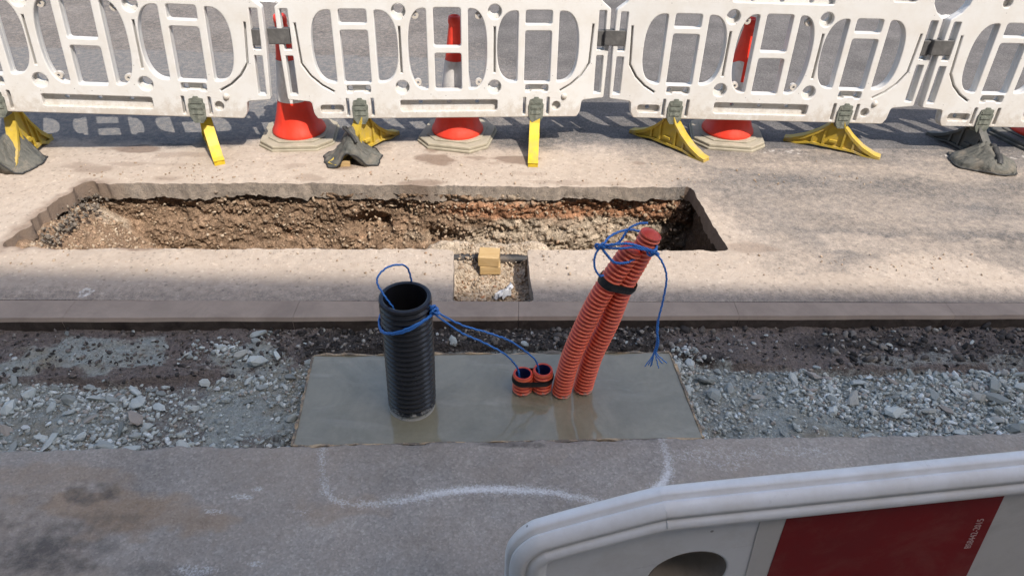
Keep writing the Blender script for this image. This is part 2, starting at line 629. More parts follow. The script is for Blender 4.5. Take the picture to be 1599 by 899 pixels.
MAT = dict(
    road=mat_road(), pavement=mat_pavement(), soil=mat_soil(), trench=mat_trench(), slab=mat_concrete_wet(),
    white=mat_plastic_white(), near_white=mat_plastic_white('near_white_plastic', 0.5, (0.70, 0.695, 0.685)),
    stone=mat_stone(False), gravel=mat_stone(True),
    rubble=mat_stone(False, [(0.0, (0.22, 0.16, 0.11)), (0.4, (0.34, 0.26, 0.19)), (0.7, (0.45, 0.37, 0.28)), (0.85, (0.40, 0.20, 0.11)), (1.0, (0.24, 0.20, 0.16))]),
    rubble_bits=mat_stone(True, [(0.0, (0.24, 0.17, 0.11)), (0.4, (0.31, 0.23, 0.16)), (0.85, (0.42, 0.34, 0.255)), (0.92, (0.36, 0.24, 0.16)), (1.0, (0.20, 0.16, 0.12))]),
    tar_lumps=mat_stone(True, [(0.0, (0.02, 0.019, 0.018)), (0.5, (0.06, 0.054, 0.05)), (0.8, (0.14, 0.125, 0.11)), (0.93, (0.26, 0.24, 0.21)), (1.0, (0.42, 0.42, 0.39))]),
    broken=mat_stone(True, [(0.0, (0.05, 0.043, 0.037)), (0.4, (0.13, 0.11, 0.09)), (0.75, (0.21, 0.175, 0.14)), (1.0, (0.30, 0.255, 0.20))]),
    tar_bits=mat_stone(True, [(0.0, (0.03, 0.028, 0.026)), (0.4, (0.09, 0.08, 0.072)), (0.75, (0.19, 0.165, 0.145)), (0.92, (0.30, 0.28, 0.25)), (1.0, (0.48, 0.50, 0.48))]),
    kerb=mat_simple('kerb_concrete', (0.30, 0.242, 0.195), 0.85, 0.16, 5, (0.22, 0.175, 0.145), 0.6, 0.3, 0.25),
    kerb_face=mat_simple('dark_kerb_face', (0.065, 0.052, 0.045), 0.9, 0.4, 14, (0.15, 0.12, 0.10), 0.5, 0.5, 0.2),
    cone_red=mat_simple('cone_red', (0.74, 0.045, 0.022), 0.42, 0.12, 8, (0.40, 0.10, 0.07), 0.3),
    cone_dark_red=mat_simple('cone_worn_red', (0.60, 0.04, 0.03), 0.5, 0.15, 8),
    sleeve=mat_simple('reflective_sleeve', (0.60, 0.58, 0.56), 0.45, 0.12, 12, (0.34, 0.30, 0.28), 0.5),
    cone_base=mat_simple('cone_base_rubber', (0.33, 0.295, 0.225), 0.9, 0.2, 10, (0.24, 0.21, 0.16), 0.5, 0.35, 0.2),
    dark_base=mat_simple('dark_rubber', (0.085, 0.085, 0.078), 0.8, 0.25, 12, (0.22, 0.20, 0.17), 0.5, 0.3),
    yellow=mat_simple('yellow_foot', (0.56, 0.40, 0.020), 0.55, 0.14, 9, (0.33, 0.24, 0.10), 0.55),
    yellow_dirty=mat_simple('dirty_yellow_foot', (0.44, 0.31, 0.035), 0.65, 0.2, 12, (0.34, 0.26, 0.14), 0.85),
    moss=mat_simple('mossy_socket', (0.115, 0.125, 0.105), 0.85, 0.4, 30, (0.30, 0.29, 0.24), 0.5, 0.6),
    clip=mat_simple('clip_rubber', (0.07, 0.068, 0.066), 0.6, 0.3, 14, (0.20, 0.19, 0.18), 0.4),
    bag=mat_bag(),
    strap=mat_simple('strap', (0.03, 0.03, 0.03), 0.6),
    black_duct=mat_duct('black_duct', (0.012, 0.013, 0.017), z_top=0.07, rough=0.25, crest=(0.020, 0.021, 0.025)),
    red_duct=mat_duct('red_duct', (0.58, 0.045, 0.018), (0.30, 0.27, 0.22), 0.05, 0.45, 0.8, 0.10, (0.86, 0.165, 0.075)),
    liner_blue=mat_simple('blue_liner', (0.015, 0.022, 0.09), 0.4, 0.2),
    liner_black=mat_simple('black_liner', (0.012, 0.012, 0.014), 0.4, 0.2),
    tape=mat_simple('black_tape', (0.016, 0.016, 0.017), 0.4, 0.3, 40, None, 0, 0.4),
    rope=mat_rope(), timber=mat_timber(), ply=mat_timber('plywood_edge', (0.38, 0.27, 0.16), (0.52, 0.40, 0.26), (9, 9, 60), (0.15, 0.13, 0.105), 1.0),
    block=mat_timber('block_timber', (0.33, 0.21, 0.085), (0.47, 0.34, 0.18), (3, 14, 30), (0.40, 0.27, 0.12), 0.5),
    pipe=mat_simple('service_pipe', (0.02, 0.02, 0.021), 0.6, 0.3, 16, (0.14, 0.11, 0.085), 0.7),
    film=mat_simple('plastic_film', (0.45, 0.46, 0.48), 0.3, 0.1, 20),
    sheet_white=mat_simple('white_sheeting', (0.58, 0.55, 0.51), 0.5, 0.06, 7, (0.36, 0.34, 0.31), 0.4, 0.05),
    sheet_red=mat_simple('red_sheeting', (0.20, 0.006, 0.007), 0.55, 0.14, 5, (0.26, 0.075, 0.06), 0.5, 0.05, 0.2),
    recess=mat_simple('brown_recess', (0.30, 0.26, 0.22), 0.8, 0.2, 9, (0.16, 0.13, 0.10), 0.6),
    letter=mat_simple('lettering', (0.55, 0.36, 0.33), 0.6, 0.1),
    brick=mat_brick(), glass=mat_simple('window_glass', (0.03, 0.035, 0.04), 0.08, 0.1, 3, None, 0, 0.0, 0.6),
    frame=mat_simple('painted_frame', (0.7, 0.69, 0.66), 0.5, 0.05),
    coping=mat_simple('stone_coping', (0.34, 0.32, 0.28), 0.85, 0.15),
)

# ------------------------------------------------------------------ the lines of the works (metres; x along the road, y across it)
front = lambda x: 1.512 + 0.056 * x           # near edge of the excavation
kerb_f = lambda x: 2.155 + 0.044 * x          # front face of the kerb
kerb_b = lambda x: 2.268 + 0.036 * x          # back of the kerb
near = lambda x: 2.664 + 0.034 * x            # near edge of the narrow trench
far = lambda x: 3.272 + 0.034 * x             # far edge of the narrow trench

XS_FINE = np.arange(-2.75, 2.75, 0.0095)
XS = np.concatenate([np.linspace(-60, -4, 12), np.linspace(-3.6, -2.8, 10), XS_FINE, np.linspace(2.8, 3.7, 12), np.linspace(4.2, 60, 14)])

# near pavement ---------------------------------------------------
xs = np.concatenate([np.linspace(-30, -2.4, 10), np.arange(-2.2, 2.4, 0.007), np.linspace(2.5, 30, 10)])
ts = np.concatenate([np.arange(0, 0.80, 0.007), np.linspace(0.84, 1.6, 14), np.linspace(1.8, 3.75, 6)])
X, T = np.meshgrid(xs, ts)
edge = fbm(X * 9, X * 0 + 3, seed=3) * 0.006 + fbm(X * 45, X * 0, seed=5) * 0.0025
Y = front(X) - T + edge * np.exp(-T * 40)
Z = 0.0035 * fbm(X * 2.3, Y * 2.3, seed=11) + 0.0016 * fbm(X * 28, Y * 28, seed=12)
Z -= 0.010 * np.exp(-(T / 0.012) ** 2) * (0.5 + 0.5 * vnoise(X * 20, Y * 0, seed=8))
PAINT = [(-0.605, 1.485), (-0.605, 1.462), (-0.6, 1.405), (-0.561, 1.301), (-0.509, 1.26), (-0.439, 1.251), (-0.334, 1.266), (-0.181, 1.305),
         (-0.023, 1.319), (0.116, 1.314), (0.225, 1.296), (0.312, 1.282), (0.383, 1.298), (0.457, 1.331), (0.512, 1.394), (0.524, 1.466), (0.513, 1.545)]
pl = spline(PAINT, 90)
dist = seg_dist(X, Y, [tuple(p) for p in pl])
strength = 0.47 + 0.32 * vnoise(X * 6, Y * 6, seed=21) - 0.16 * sstep(-0.52, -0.60, X)
paint = strength * (0.75 * np.exp(-(dist / 0.013) ** 2) + 0.5 * np.exp(-(dist / 0.034) ** 2))
for cx, cy, rx, ry, s in [(-0.805, 1.27, 0.05, 0.014, 0.55), (-0.881, 1.215, 0.04, 0.012, 0.4), (-0.04, 1.225, 0.03, 0.014, 0.5), (-0.866, 1.03, 0.08, 0.02, 0.45),
                          (-0.70, 1.05, 0.03, 0.012, 0.4), (0.72, 1.47, 0.16, 0.05, 0.30), (-0.77, 1.30, 0.02, 0.01, 0.5), (-0.62, 1.22, 0.05, 0.02, 0.25), (0.95, 1.5, 0.12, 0.03, 0.3)]:
    paint = np.maximum(paint, s * blob(X, Y, cx, cy, rx, ry, seed=int(cx * 100) % 97))
brown = np.maximum.reduce([blob(X, Y, -1.27, 1.215, 0.30, 0.075, 31), 0.8 * blob(X, Y, -1.02, 1.20, 0.20, 0.06, 32), 0.6 * blob(X, Y, -0.50, 1.24, 0.25, 0.06, 33),
                           0.6 * blob(X, Y, -1.40, 1.33, 0.30, 0.06, 36)])
dark = np.maximum.reduce([0.75 * blob(X, Y, -1.18, 1.25, 0.26, 0.045, 34, 1.1), 0.8 * blob(X, Y, -1.26, 1.05, 0.20, 0.055, 35), 0.4 * blob(X, Y, -1.40, 1.22, 0.16, 0.05, 37, 1.0),
                          0.6 * blob(X, Y, -0.95, 1.02, 0.15, 0.03, 38), 0.75 * blob(X, Y, -0.1, 1.497, 0.28, 0.014, 39)])
dark = np.maximum(dark, 1.15 * sstep(-0.2, -1.1, X + 0.35 * fbm(X * 2, Y * 5, seed=43)) * sstep(1.28, 1.02, Y + 0.06 * fbm(X * 3, Y * 3, seed=46)) * (0.6 + 0.5 * fbm(X * 3, Y * 9, seed=44)))
brown = np.maximum(brown, 0.45 * sstep(0.1, 0.6, fbm(X * 1.4, Y * 4, seed=45)))
skv = np.stack([X[0], Y[0] + 0.006, np.full(X.shape[1], -0.16)], -1)
V = np.concatenate([skv, np.stack([X, Y, Z], -1).reshape(-1, 3)])
cat0 = lambda a: np.concatenate([a[0], a.ravel()])
me = mesh_from('pavement', V, grid_faces(len(ts) + 1, len(xs))[:, ::-1], True, dict(paint=cat0(paint), brown=cat0(brown), dark=cat0(dark)))
link('pavement', me, MAT['pavement']).__setitem__('kind', 'structure')

# road with the narrow trench cut out ------------------------------
HOLE = [(-2.33, near(-2.33) - 0.03), (-2.34, 2.90), (-2.27, far(-2.27) - 0.01), (-1.2, far(-1.2) + 0.004), (0.0, far(0.0) - 0.003), (0.955, far(0.955)),
        (0.985, 3.02), (1.022, near(1.022) - 0.005), (0.066, near(0.066) - 0.004), (0.092, kerb_b(0.092) + 0.001), (-0.249, kerb_b(-0.249) + 0.001), (-0.272, near(-0.272) - 0.02), (-0.30, near(-0.30) - 0.004)]


def hole_sd(x, y):
    d = seg_dist(x, y, HOLE, True)
    d = np.where(inside(x, y, HOLE), -d, d)
    ragged = 0.004 + 0.030 * sstep(-1.95, -2.25, x) + 0.006 * sstep(3.0, 3.2, y)
    keep = sstep(0.0, 0.03, y - kerb_b(x) - 0.002)
    return d + keep * ragged * (0.7 * fbm(x * 11, y * 11, seed=41) + 0.5 * fbm(x * 38, y * 38, seed=42))


rows = np.concatenate([np.arange(0, 1.95, 0.0095), np.linspace(1.98, 3.2, 40), np.linspace(3.5, 6.5, 14), np.geomspace(7.5, 160, 14)])
X, T = np.meshgrid(XS, rows)
Y = kerb_b(X) + T
# beyond the fine part the lines run straight
SD = np.full(X.shape, 9.0)
box = (np.abs(X) < 2.9) & (T < 1.3)
SD[box] = hole_sd(X[box], Y[box])
ins = SD < 0
pad = np.zeros_like(ins)
o_ = ~ins
for a in (-1, 0, 1):
    for b in (-1, 0, 1):
        pad |= np.roll(np.roll(o_, a, 0), b, 1)
snap = ins & pad
e = 1e-3
sx, sy = X[snap], Y[snap]
for _ in range(2):
    d0 = hole_sd(sx, sy)
    gx = (hole_sd(sx + e, sy) - hole_sd(sx - e, sy)) / (2 * e)
    gy = (hole_sd(sx, sy + e) - hole_sd(sx, sy - e)) / (2 * e)
    g2 = np.maximum(gx * gx + gy * gy, 0.4)
    sx, sy = sx - np.clip(d0 * gx / g2, -0.012, 0.012), np.maximum(sy - np.clip(d0 * gy / g2, -0.012, 0.012), kerb_b(sx) + 0.001)
X[snap], Y[snap] = sx, sy
Z = 0.005 * fbm(X * 1.7, Y * 1.7, seed=51) * (Y < 9) + 0.0016 * fbm(X * 26, Y * 26, seed=52, octaves=3) * (np.abs(X) < 3)
Z = np.where(T < 0.02, Z * 0.3, Z)
# dirt thrown up along the trench, loose crumbs
spoil = np.exp(-np.clip(SD, 0, 9) / 0.06) * (np.abs(X) < 2.9)
Z += 0.006 * spoil * np.clip(fbm(X * 24, Y * 24, seed=53), 0, 1) * (1 - sstep(0.2, 0.0, T))
road_edge = 3.74 + 0.05 * X                      # about where the barriers stand
dust = 0.95 - 0.75 * sstep(0.75, 1.75, X + 0.55 * (Y - 3.0) + 0.25 * fbm(X * 2.1, Y * 2.1, seed=54))
dust = np.where(X > 0.2, np.maximum(dust, 0.92 * (1 - sstep(0.30, 0.75, (Y - kerb_b(X)) / 1.0 + 0.2 * fbm(X * 2, Y * 3, seed=55) + 0.10 * (X - 1)))), dust)
dust *= 1 - 0.72 * sstep(-0.03, 0.16, Y - road_edge + 0.10 * fbm(X * 3.5, Y * 3.5, seed=56))
dust = np.maximum(dust, 0.62 * blob(X, Y, 1.6, 2.75, 0.9, 0.16, 57, 0.5))
dust = np.maximum(dust, np.where(Y < road_edge, 0.42 + 0.16 * fbm(X * 1.6, Y * 7, seed=58), 0.06))
dust *= 1 - 0.35 * (1 - sstep(0.0, 0.16, T))     # the strip along the kerb is cleaner
damp_shade = np.zeros_like(X)
for i, (cx, cy, rx, ry, s) in enumerate([(-2.19, 3.60, 0.16, 0.05, 0.9), (-1.9, 3.55, 0.22, 0.05, 0.5), (-0.43, 3.56, 0.13, 0.10, 1.0), (-0.47, 3.70, 0.08, 0.06, 0.8), (-0.05, 3.60, 0.20, 0.06, 1.0),
                                        (-1.72, 2.60, 0.24, 0.055, 1.0), (-1.60, 2.63, 0.16, 0.03, 0.9), (-2.34, 3.35, 0.22, 0.07, 0.6), (-0.93, 3.44, 0.14, 0.05, 0.8), (-0.5, 3.29, 0.18, 0.05, 0.7),
                                        (0.72, 3.58, 0.06, 0.03, 0.6), (1.16, 2.72, 0.15, 0.05, 0.55), (-1.9, 3.26, 0.12, 0.05, 0.6), (-1.1, 3.30, 0.10, 0.04, 0.5), (0.3, 3.33, 0.30, 0.03, 0.45), (-2.1, 3.42, 0.3, 0.035, 0.5),
                                        (-1.25, 3.45, 0.08, 0.05, 0.5), (0.05, 3.42, 0.14, 0.03, 0.4)]):
    damp_shade = np.maximum(damp_shade, s * blob(X, Y, cx, cy, rx, ry, 60 + i, 0.5))
damp_shade = np.maximum(damp_shade, 0.75 * np.exp(-np.clip(SD, 0, 9) / 0.05) * sstep(-1.95, -2.2, X) * (np.abs(X) < 2.9))
line = 0.46 * (1 - sstep(0.03, 0.045, np.abs(Y - (3.775 + 0.004 * X)))) * np.maximum(sstep(1.40, 1.46, X) * sstep(1.80, 1.72, X), sstep(2.48, 2.55, X) * sstep(3.5, 3.4, X))
line = np.maximum(line, 0.8 * (1 - sstep(0.045, 0.05, np.abs(Y - (6.86 - 0.002 * X)))))
line = np.maximum(line, 0.62 * blob(X, Y, -1.80, 2.25, 0.035, 0.05, 91, 0.5))
patch = ((Y < 5.29 - 0.01 * X + 0.01 * vnoise(X * 3, X * 0, seed=6)) & (Y > road_edge + 0.05) & (X < -0.25)).astype(float)
keepv = (SD >= 0) | snap
F = grid_faces(len(rows), len(XS))
kf = keepv.ravel()[F].all(1) & ~(snap.ravel()[F].all(1) & (SD.ravel()[F].min(1) < -0.009))
F = F[kf]
V = np.stack([X, Y, Z], -1).reshape(-1, 3)
A = {k: a.ravel() for k, a in dict(dust=dust, damp_shade=damp_shade, line=line, patch=patch).items()}
# skirt: the sawn and broken edge of the surfacing, about 85 mm thick
E = np.concatenate([F[:, [0, 1]], F[:, [1, 2]], F[:, [2, 3]], F[:, [3, 0]]])
Es = np.sort(E, 1)
key = Es[:, 0].astype(np.int64) * len(V) + Es[:, 1]
uq, first, cnt = np.unique(key, return_index=True, return_counts=True)
be = E[first[cnt == 1]]
sn = SD.ravel() < 0.02
be = be[sn[be].all(1)]
bv = np.unique(be)
nb_sum = np.zeros((len(V), 2))
for _ in range(6):
    nb_sum[:] = 0
    deg = np.zeros(len(V))
    for a_, b_ in ((0, 1), (1, 0)):
        np.add.at(nb_sum, be[:, a_], V[be[:, b_], :2])
        np.add.at(deg, be[:, a_], 1)
    ok = bv[deg[bv] == 2]
    ok = ok[V[ok, 1] > kerb_b(V[ok, 0]) + 0.03]
    V[ok, :2] = 0.5 * V[ok, :2] + 0.25 * nb_sum[ok]
NL = 4
base = len(V)
remap = {int(v): i for i, v in enumerate(bv)}
newV, newA = [], {k: [] for k in A}
bx_, by_ = V[bv, 0], V[bv, 1]
for l in range(0, NL + 1):
    nv = V[bv].copy()
    dep = 0.082 * l / NL
    nv[:, 2] -= dep + 0.0004 + (0.012 * fbm(bx_ * 9, by_ * 9, seed=71) + 0.008 * fbm(bx_ * 40, by_ * 40, seed=72)) * (l == NL)
    jit = (l > 0) * 0.0045 * vnoise(bx_ * 60, by_ * 60, np.full(len(bv), l * 2.3), seed=73)
    nv[:, 1] += jit
    nv[:, 0] += jit * 0.6
    newV.append(nv)
    for k in A:
        newA[k].append(A[k][bv] * (0.62 if k == 'dust' else 1.0) + (0.9 * (bx_ > 0.93) if k == 'damp_shade' else 0.0))  # right end of the cut edge darkened in colour, as painted shade
V = np.concatenate([V] + newV)
A = {k: np.concatenate([A[k]] + newA[k]) for k in A}
sk = []
for a, b in be:
    ra, rb = remap[int(a)], remap[int(b)]
    prev = (base + ra, base + rb)
    for l in range(1, NL + 1):
        cur = (base + l * len(bv) + ra, base + l * len(bv) + rb)
        sk.append((prev[1], prev[0], cur[0], cur[1]))
        prev = cur
F = np.concatenate([F, np.array(sk)])
used = np.zeros(len(V), bool)
used[F.ravel()] = True
idx = np.cumsum(used) - 1
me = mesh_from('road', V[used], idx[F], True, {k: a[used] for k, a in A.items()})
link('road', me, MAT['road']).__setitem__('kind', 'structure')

# wide excavation floor ----------------------------------------------
LEDGE = ([-40, -2.2, -1.2, -0.85, -0.6, 0.55, 0.75, 0.885, 1.87, 2.6, 40], [0.5, 1.79, 1.812, 1.90, 2.02, 2.06, 2.00, 1.965, 1.985, 2.02, 4.0])


def bed_z(x, y):
    yl = np.interp(x, *LEDGE) + 0.012 * vnoise(x * 6, x * 0, seed=101)
    up = sstep(-0.006, 0.006, y - yl)
    soft = sstep(-1.15, -0.95, x) * sstep(-0.6, -0.75, x)
    up = up * (1 - soft) + soft * sstep(-0.18, 0.10, y - yl)
    lo = -0.080 + 0.014 * fbm(x * 4.5, y * 4.5, seed=102) + 0.012 * sstep(1.2, 1.7, x)
    hi = -0.056 + 0.006 * fbm(x * 6, y * 6, seed=103)
    z = lo * (1 - up) + hi * up
    return z + 0.0055 * fbm(x * 30, y * 30, seed=104, octaves=3) + 0.005 * up * fbm(x * 14, y * 14, seed=99, octaves=3)


xs = np.concatenate([np.linspace(-30, -2.7, 8), np.arange(-2.6, 2.7, 0.0095), np.linspace(2.8, 30, 8)])
vs = np.linspace(-0.02, 1.02, 84)
X, T = np.meshgrid(xs, vs)
Y = front(X) + T * (kerb_f(X) - front(X))
Z = bed_z(X, Y)
yl = np.interp(X, *LEDGE)
pale = 0.85 * sstep(0.03, -0.05, Y - yl)
pale *= 1 - 0.45 * sstep(0.25, 0.6, vnoise(X * 3.3, Y * 4, seed=105) + 0.3 * vnoise(X * 9, Y * 9, seed=106))
pale = np.maximum(pale, 0.9 * blob(X, Y, -1.70, 1.92, 0.45, 0.11, 107))
pale = np.maximum(pale, 0.8 * blob(X, Y, -1.02, 1.93, 0.18, 0.10, 108))
pale = np.maximum(pale, 0.7 * blob(X, Y, 0.73, 1.93, 0.12, 0.08, 109))
pale = np.maximum(pale, 0.5 * blob(X, Y, 1.75, 2.04, 0.4, 0.05, 110))
tar = np.maximum.reduce([sstep(-0.95, -0.75, X + 0.15 * vnoise(X * 8, Y * 8, seed=111)) * sstep(0.72, 0.55, X) * 0.95, 0.8 * blob(X, Y, 1.55, 2.12, 0.35, 0.06, 112), 0.7 * blob(X, Y, 0.75, 2.02, 0.15, 0.04, 113), 0.5 * blob(X, Y, 2.0, 2.1, 0.25, 0.1, 119)])
me = mesh_from('excavation_floor', np.stack([X, Y, Z], -1).reshape(-1, 3), grid_faces(len(vs), len(xs)), True, dict(pale=pale.ravel(), tar=tar.ravel()))
bed = link('excavation_floor', me, MAT['soil'])
bed['kind'] = 'structure'


# stones --------------------------------------------------------------
def stone_mesh(name, seed, subdiv=2, cuts=9, flat=(1.0, 0.68, 0.42)):
    r = random.Random(seed)
    bm = bmesh.new()
    bmesh.ops.create_icosphere(bm, subdivisions=subdiv, radius=1.0)
    for v in bm.verts:
        v.co *= 1 + 0.08 * (r.random() - 0.5)
    for _ in range(cuts):
        d = Vector((r.gauss(0, 1), r.gauss(0, 1), r.gauss(0, 1))).normalized()
        h = r.uniform(0.45, 0.8)
        for v in bm.verts:
            e = v.co.dot(d) - h
            if e > 0:
                v.co -= d * e
    f = (flat[0], flat[1] * r.uniform(0.8, 1.2), flat[2] * r.uniform(0.7, 1.3))
    for v in bm.verts:
        v.co = Vector((v.co.x * f[0], v.co.y * f[1], v.co.z * f[2]))
    me = bpy.data.meshes.new(name)
    bm.to_mesh(me)
    bm.free()
    return me


STONES = [stone_mesh('stone', 300 + i, 1 if i % 3 else 2, 7 + i % 5) for i in range(14)]
for s in STONES:
    s.materials.append(MAT['stone'])
RUB = [s.copy() for s in STONES[:8]]
for s in RUB:
    s.materials.clear()
    s.materials.append(MAT['rubble'])


def put_stone(parent, meshes, x, y, z, size, tilt=0.35):
    o = bpy.data.objects.new('stone', random.choice(meshes))
    COL.objects.link(o)
    o.parent = parent
    s = size / 2
    o.scale = (s * random.uniform(0.9, 1.25), s * random.uniform(0.8, 1.1), s * random.uniform(0.8, 1.2))
    o.rotation_euler = (random.gauss(0, tilt), random.gauss(0, tilt), random.uniform(0, 6.28))
    o.location = (x, y, z)
    return o


ICO = None


def bulk(name, pts, sizes, mat, parent, tilt=0.5, flat=0.6):
    """thousands of small angular pieces in one mesh"""
    global ICO
    if ICO is None:
        b = bmesh.new()
        bmesh.ops.create_icosphere(b, subdivisions=1, radius=1.0)
        b.verts.ensure_lookup_table()
        ICO = (np.array([v.co[:] for v in b.verts]), np.array([[v.index for v in f.verts] for f in b.faces]))
        b.free()
    iv, iff = ICO
    n = len(pts)
    v = iv[None] * (1 + 0.5 * (rng.random((n, len(iv), 1)) - 0.5))
    v = v * np.stack([rng.uniform(0.8, 1.35, n), rng.uniform(0.65, 1.0, n), flat * rng.uniform(0.6, 1.2, n)], -1)[:, None] * (sizes / 2)[:, None, None]
    a = rng.uniform(0, 2 * np.pi, n)
    tx, ty = rng.normal(0, tilt, n), rng.normal(0, tilt, n)
    c, s = np.cos(tx)[:, None], np.sin(tx)[:, None]
    v[..., 1], v[..., 2] = c * v[..., 1] - s * v[..., 2], s * v[..., 1] + c * v[..., 2]
    c, s = np.cos(ty)[:, None], np.sin(ty)[:, None]
    v[..., 0], v[..., 2] = c * v[..., 0] + s * v[..., 2], -s * v[..., 0] + c * v[..., 2]
    c, s = np.cos(a)[:, None], np.sin(a)[:, None]
    v[..., 0], v[..., 1] = c * v[..., 0] - s * v[..., 1], s * v[..., 0] + c * v[..., 1]
    v += pts[:, None]
    f = (iff[None] + (np.arange(n) * len(iv))[:, None, None]).reshape(-1, 3)
    o = link(name, mesh_from(name, v.reshape(-1, 3), f), mat, parent)
    o['kind'] = 'stuff'
    return o


def on_slab(x, y, m=0.015):
    xl = np.interp(y, [1.478, 1.915], [-0.715, -0.752])
    xr = np.interp(y, [1.56, 1.984], [0.664, 0.622])
    return (x > xl - m) & (x < xr + m) & (y < 1.951 + 0.0497 * x + m)


def gravel_density(x, y):
    yl = np.interp(x, *LEDGE)
    d = sstep(0.005, -0.035, y - yl) * (0.45 + 0.55 * sstep(-0.35, 0.35, fbm(x * 3.1, y * 4.2, seed=121)))
    d = np.where(x > 0.7, d * (0.35 + 0.65 * sstep(0.75, 1.25, x)), d)
    d = np.where((x > -1.25) & (x < -0.7), d * 0.45, d)
    d = d * (1 - 0.85 * blob(x, y, -1.62, 1.60, 0.22, 0.09, 124)) * (1 - 0.8 * blob(x, y, -0.95, 1.62, 0.20, 0.10, 125)) * (1 - 0.75 * blob(x, y, 1.05, 1.66, 0.28, 0.08, 126)) * (1 - 0.6 * blob(x, y, 1.45, 1.90, 0.2, 0.06, 127))
    d = np.maximum(d, 0.8 * blob(x, y, -1.05, 1.96, 0.16, 0.09, 122))
    d = np.maximum(d, 0.8 * blob(x, y, 0.72, 1.95, 0.09, 0.08, 123))
    return np.where(on_slab(x, y), 0, d)


def sample(n, xr, dens, seed, yr=None):
    r = np.random.default_rng(seed)
    x = r.uniform(xr[0], xr[1], n)
    y = front(x) + r.uniform(0.0, 1.0, n) * (kerb_f(x) - front(x)) if yr is None else r.uniform(yr[0], yr[1], n)
    k = r.random(n) < dens(x, y)
    return x[k], y[k], r


# the stones one can pick out, largest first, on both sides of the slab
n_st = 0
taken = []
for xr, cnt in (((-1.95, -0.76), 135), ((0.66, 2.15), 160)):
    x, y, r = sample(4000, xr, gravel_density, 131 + int(xr[0] * 10))
    got = 0
    for xx, yy in zip(x, y):
        if got >= cnt:
            break
        big = got / cnt
        size = (0.030 + 0.062 * (1 - big) ** 3) * r.uniform(0.8, 1.2)
        if any((xx - a) ** 2 + (yy - b) ** 2 < (0.36 * (size + c)) ** 2 for a, b, c in taken):
            continue
        if yy < front(xx) + size * 0.5 or (yy > kerb_f(xx) - size * 0.5):
            continue
        taken.append((xx, yy, size))
        put_stone(bed, STONES, xx, yy, float(bed_z(np.array(xx), np.array(yy))) + size * 0.16, size)
        got += 1
# scattered pale stones on the darker ledge
for xx, yy, s in [(-1.02, 2.03, 0.05), (-1.10, 1.99, 0.04), (-0.96, 2.02, 0.03), (-1.36, 2.0, 0.028), (-1.78, 2.05, 0.03), (-1.53, 2.08, 0.025), (-0.82, 2.03, 0.03), (-1.13, 2.02, 0.035), (-0.78, 1.92, 0.055),
                  (0.72, 2.0, 0.04), (0.66, 2.02, 0.03), (1.05, 2.14, 0.03), (1.55, 2.12, 0.03), (1.62, 2.15, 0.028), (0.85, 2.13, 0.03), (-0.23, 2.06, 0.055), (0.06, 2.05, 0.05), (0.38, 2.08, 0.04), (0.47, 2.09, 0.03), (1.3, 2.16, 0.026), (1.9, 2.14, 0.03), (-0.45, 2.03, 0.03), (-0.2, 1.98, 0.035)]:
    put_stone(bed, STONES, xx, yy, float(bed_z(np.array(xx), np.array(yy))) + s * 0.15, s)
# gravel between them
pts, sizes = [], []
for xr, n, lo, hi, sd in (((-2.3, -0.75), 27000, 0.004, 0.024, 141), ((0.64, 2.4), 29000, 0.004, 0.024, 142)):
    x, y, r = sample(n, xr, gravel_density, sd)
    s = lo + (hi - lo) * r.random(len(x)) ** 3.4
    pts.append(np.stack([x, y, bed_z(x, y) + s * 0.2], -1))
    sizes.append(s)
bulk('gravel', np.concatenate(pts), np.concatenate(sizes), MAT['gravel'], bed)
x, y, r = sample(30000, (-2.3, 2.4), lambda a, b: np.where(on_slab(a, b), 0, sstep(-0.03, 0.02, b - np.interp(a, *LEDGE)) * (0.45 + 0.55 * ((a > -0.95) & (a < 0.8)))), 143)
s = 0.003 + 0.021 * r.random(len(x)) ** 4
bulk('grit', np.stack([x, y, bed_z(x, y) + s * 0.2], -1), s, MAT['tar_bits'], bed, 0.6, 0.45)

r = np.random.default_rng(145)
n = 900
x = np.concatenate([r.uniform(-0.95, 0.85, 600), r.uniform(1.3, 2.3, 300)])
y = kerb_f(x) - 0.012 - 0.20 * r.random(n) ** 1.3
k = ~on_slab(x, y, 0.03)
x, y = x[k], y[k]
s = 0.008 + 0.034 * r.random(len(x)) ** 3
bulk('broken_tarmac', np.stack([x, y, bed_z(x, y) + s * 0.12], -1), s, MAT['tar_lumps'], bed, 0.6, 0.6)

# kerb ------------------------------------------------------------------
kerb = empty('kerb')
kerb['kind'] = 'structure'
for i in range(-9, 10):
    x0, x1 = -1.80 + 0.915 * i + 0.0007, -1.80 + 0.915 * (i + 1) - 0.0007
    bm = bmesh.new()
    n = 12 if abs(i) < 5 else 2
    sec = []
    for k in range(n + 1):
        x = x0 + (x1 - x0) * k / n
        w = 0.0012 * math.sin(x * 9.1) + 0.0008 * math.sin(x * 31)
        f, b = kerb_f(x) + w, kerb_b(x) - 0.003
        sec.append([bm.verts.new(q) for q in ((x, f + 0.004, -0.26), (x, f, -0.012), (x, f + 0.009, 0.003), (x, b - 0.004, 0.0045), (x, b, 0.0), (x, b, -0.26))])
    for p, q in zip(sec, sec[1:]):
        for j in range(5):
            bm.faces.new((p[j], q[j], q[j + 1], p[j + 1]))
    bm.faces.new(sec[0])
    bm.faces.new(sec[-1][::-1])
    ko = bm_done(bm, 'kerb_stone', MAT['kerb'], kerb)
    ko.data.materials.append(MAT['kerb_face'])
    for p in ko.data.polygons:
        if p.normal.y < -0.9:
            p.material_index = 1  # front face coloured much darker than the top

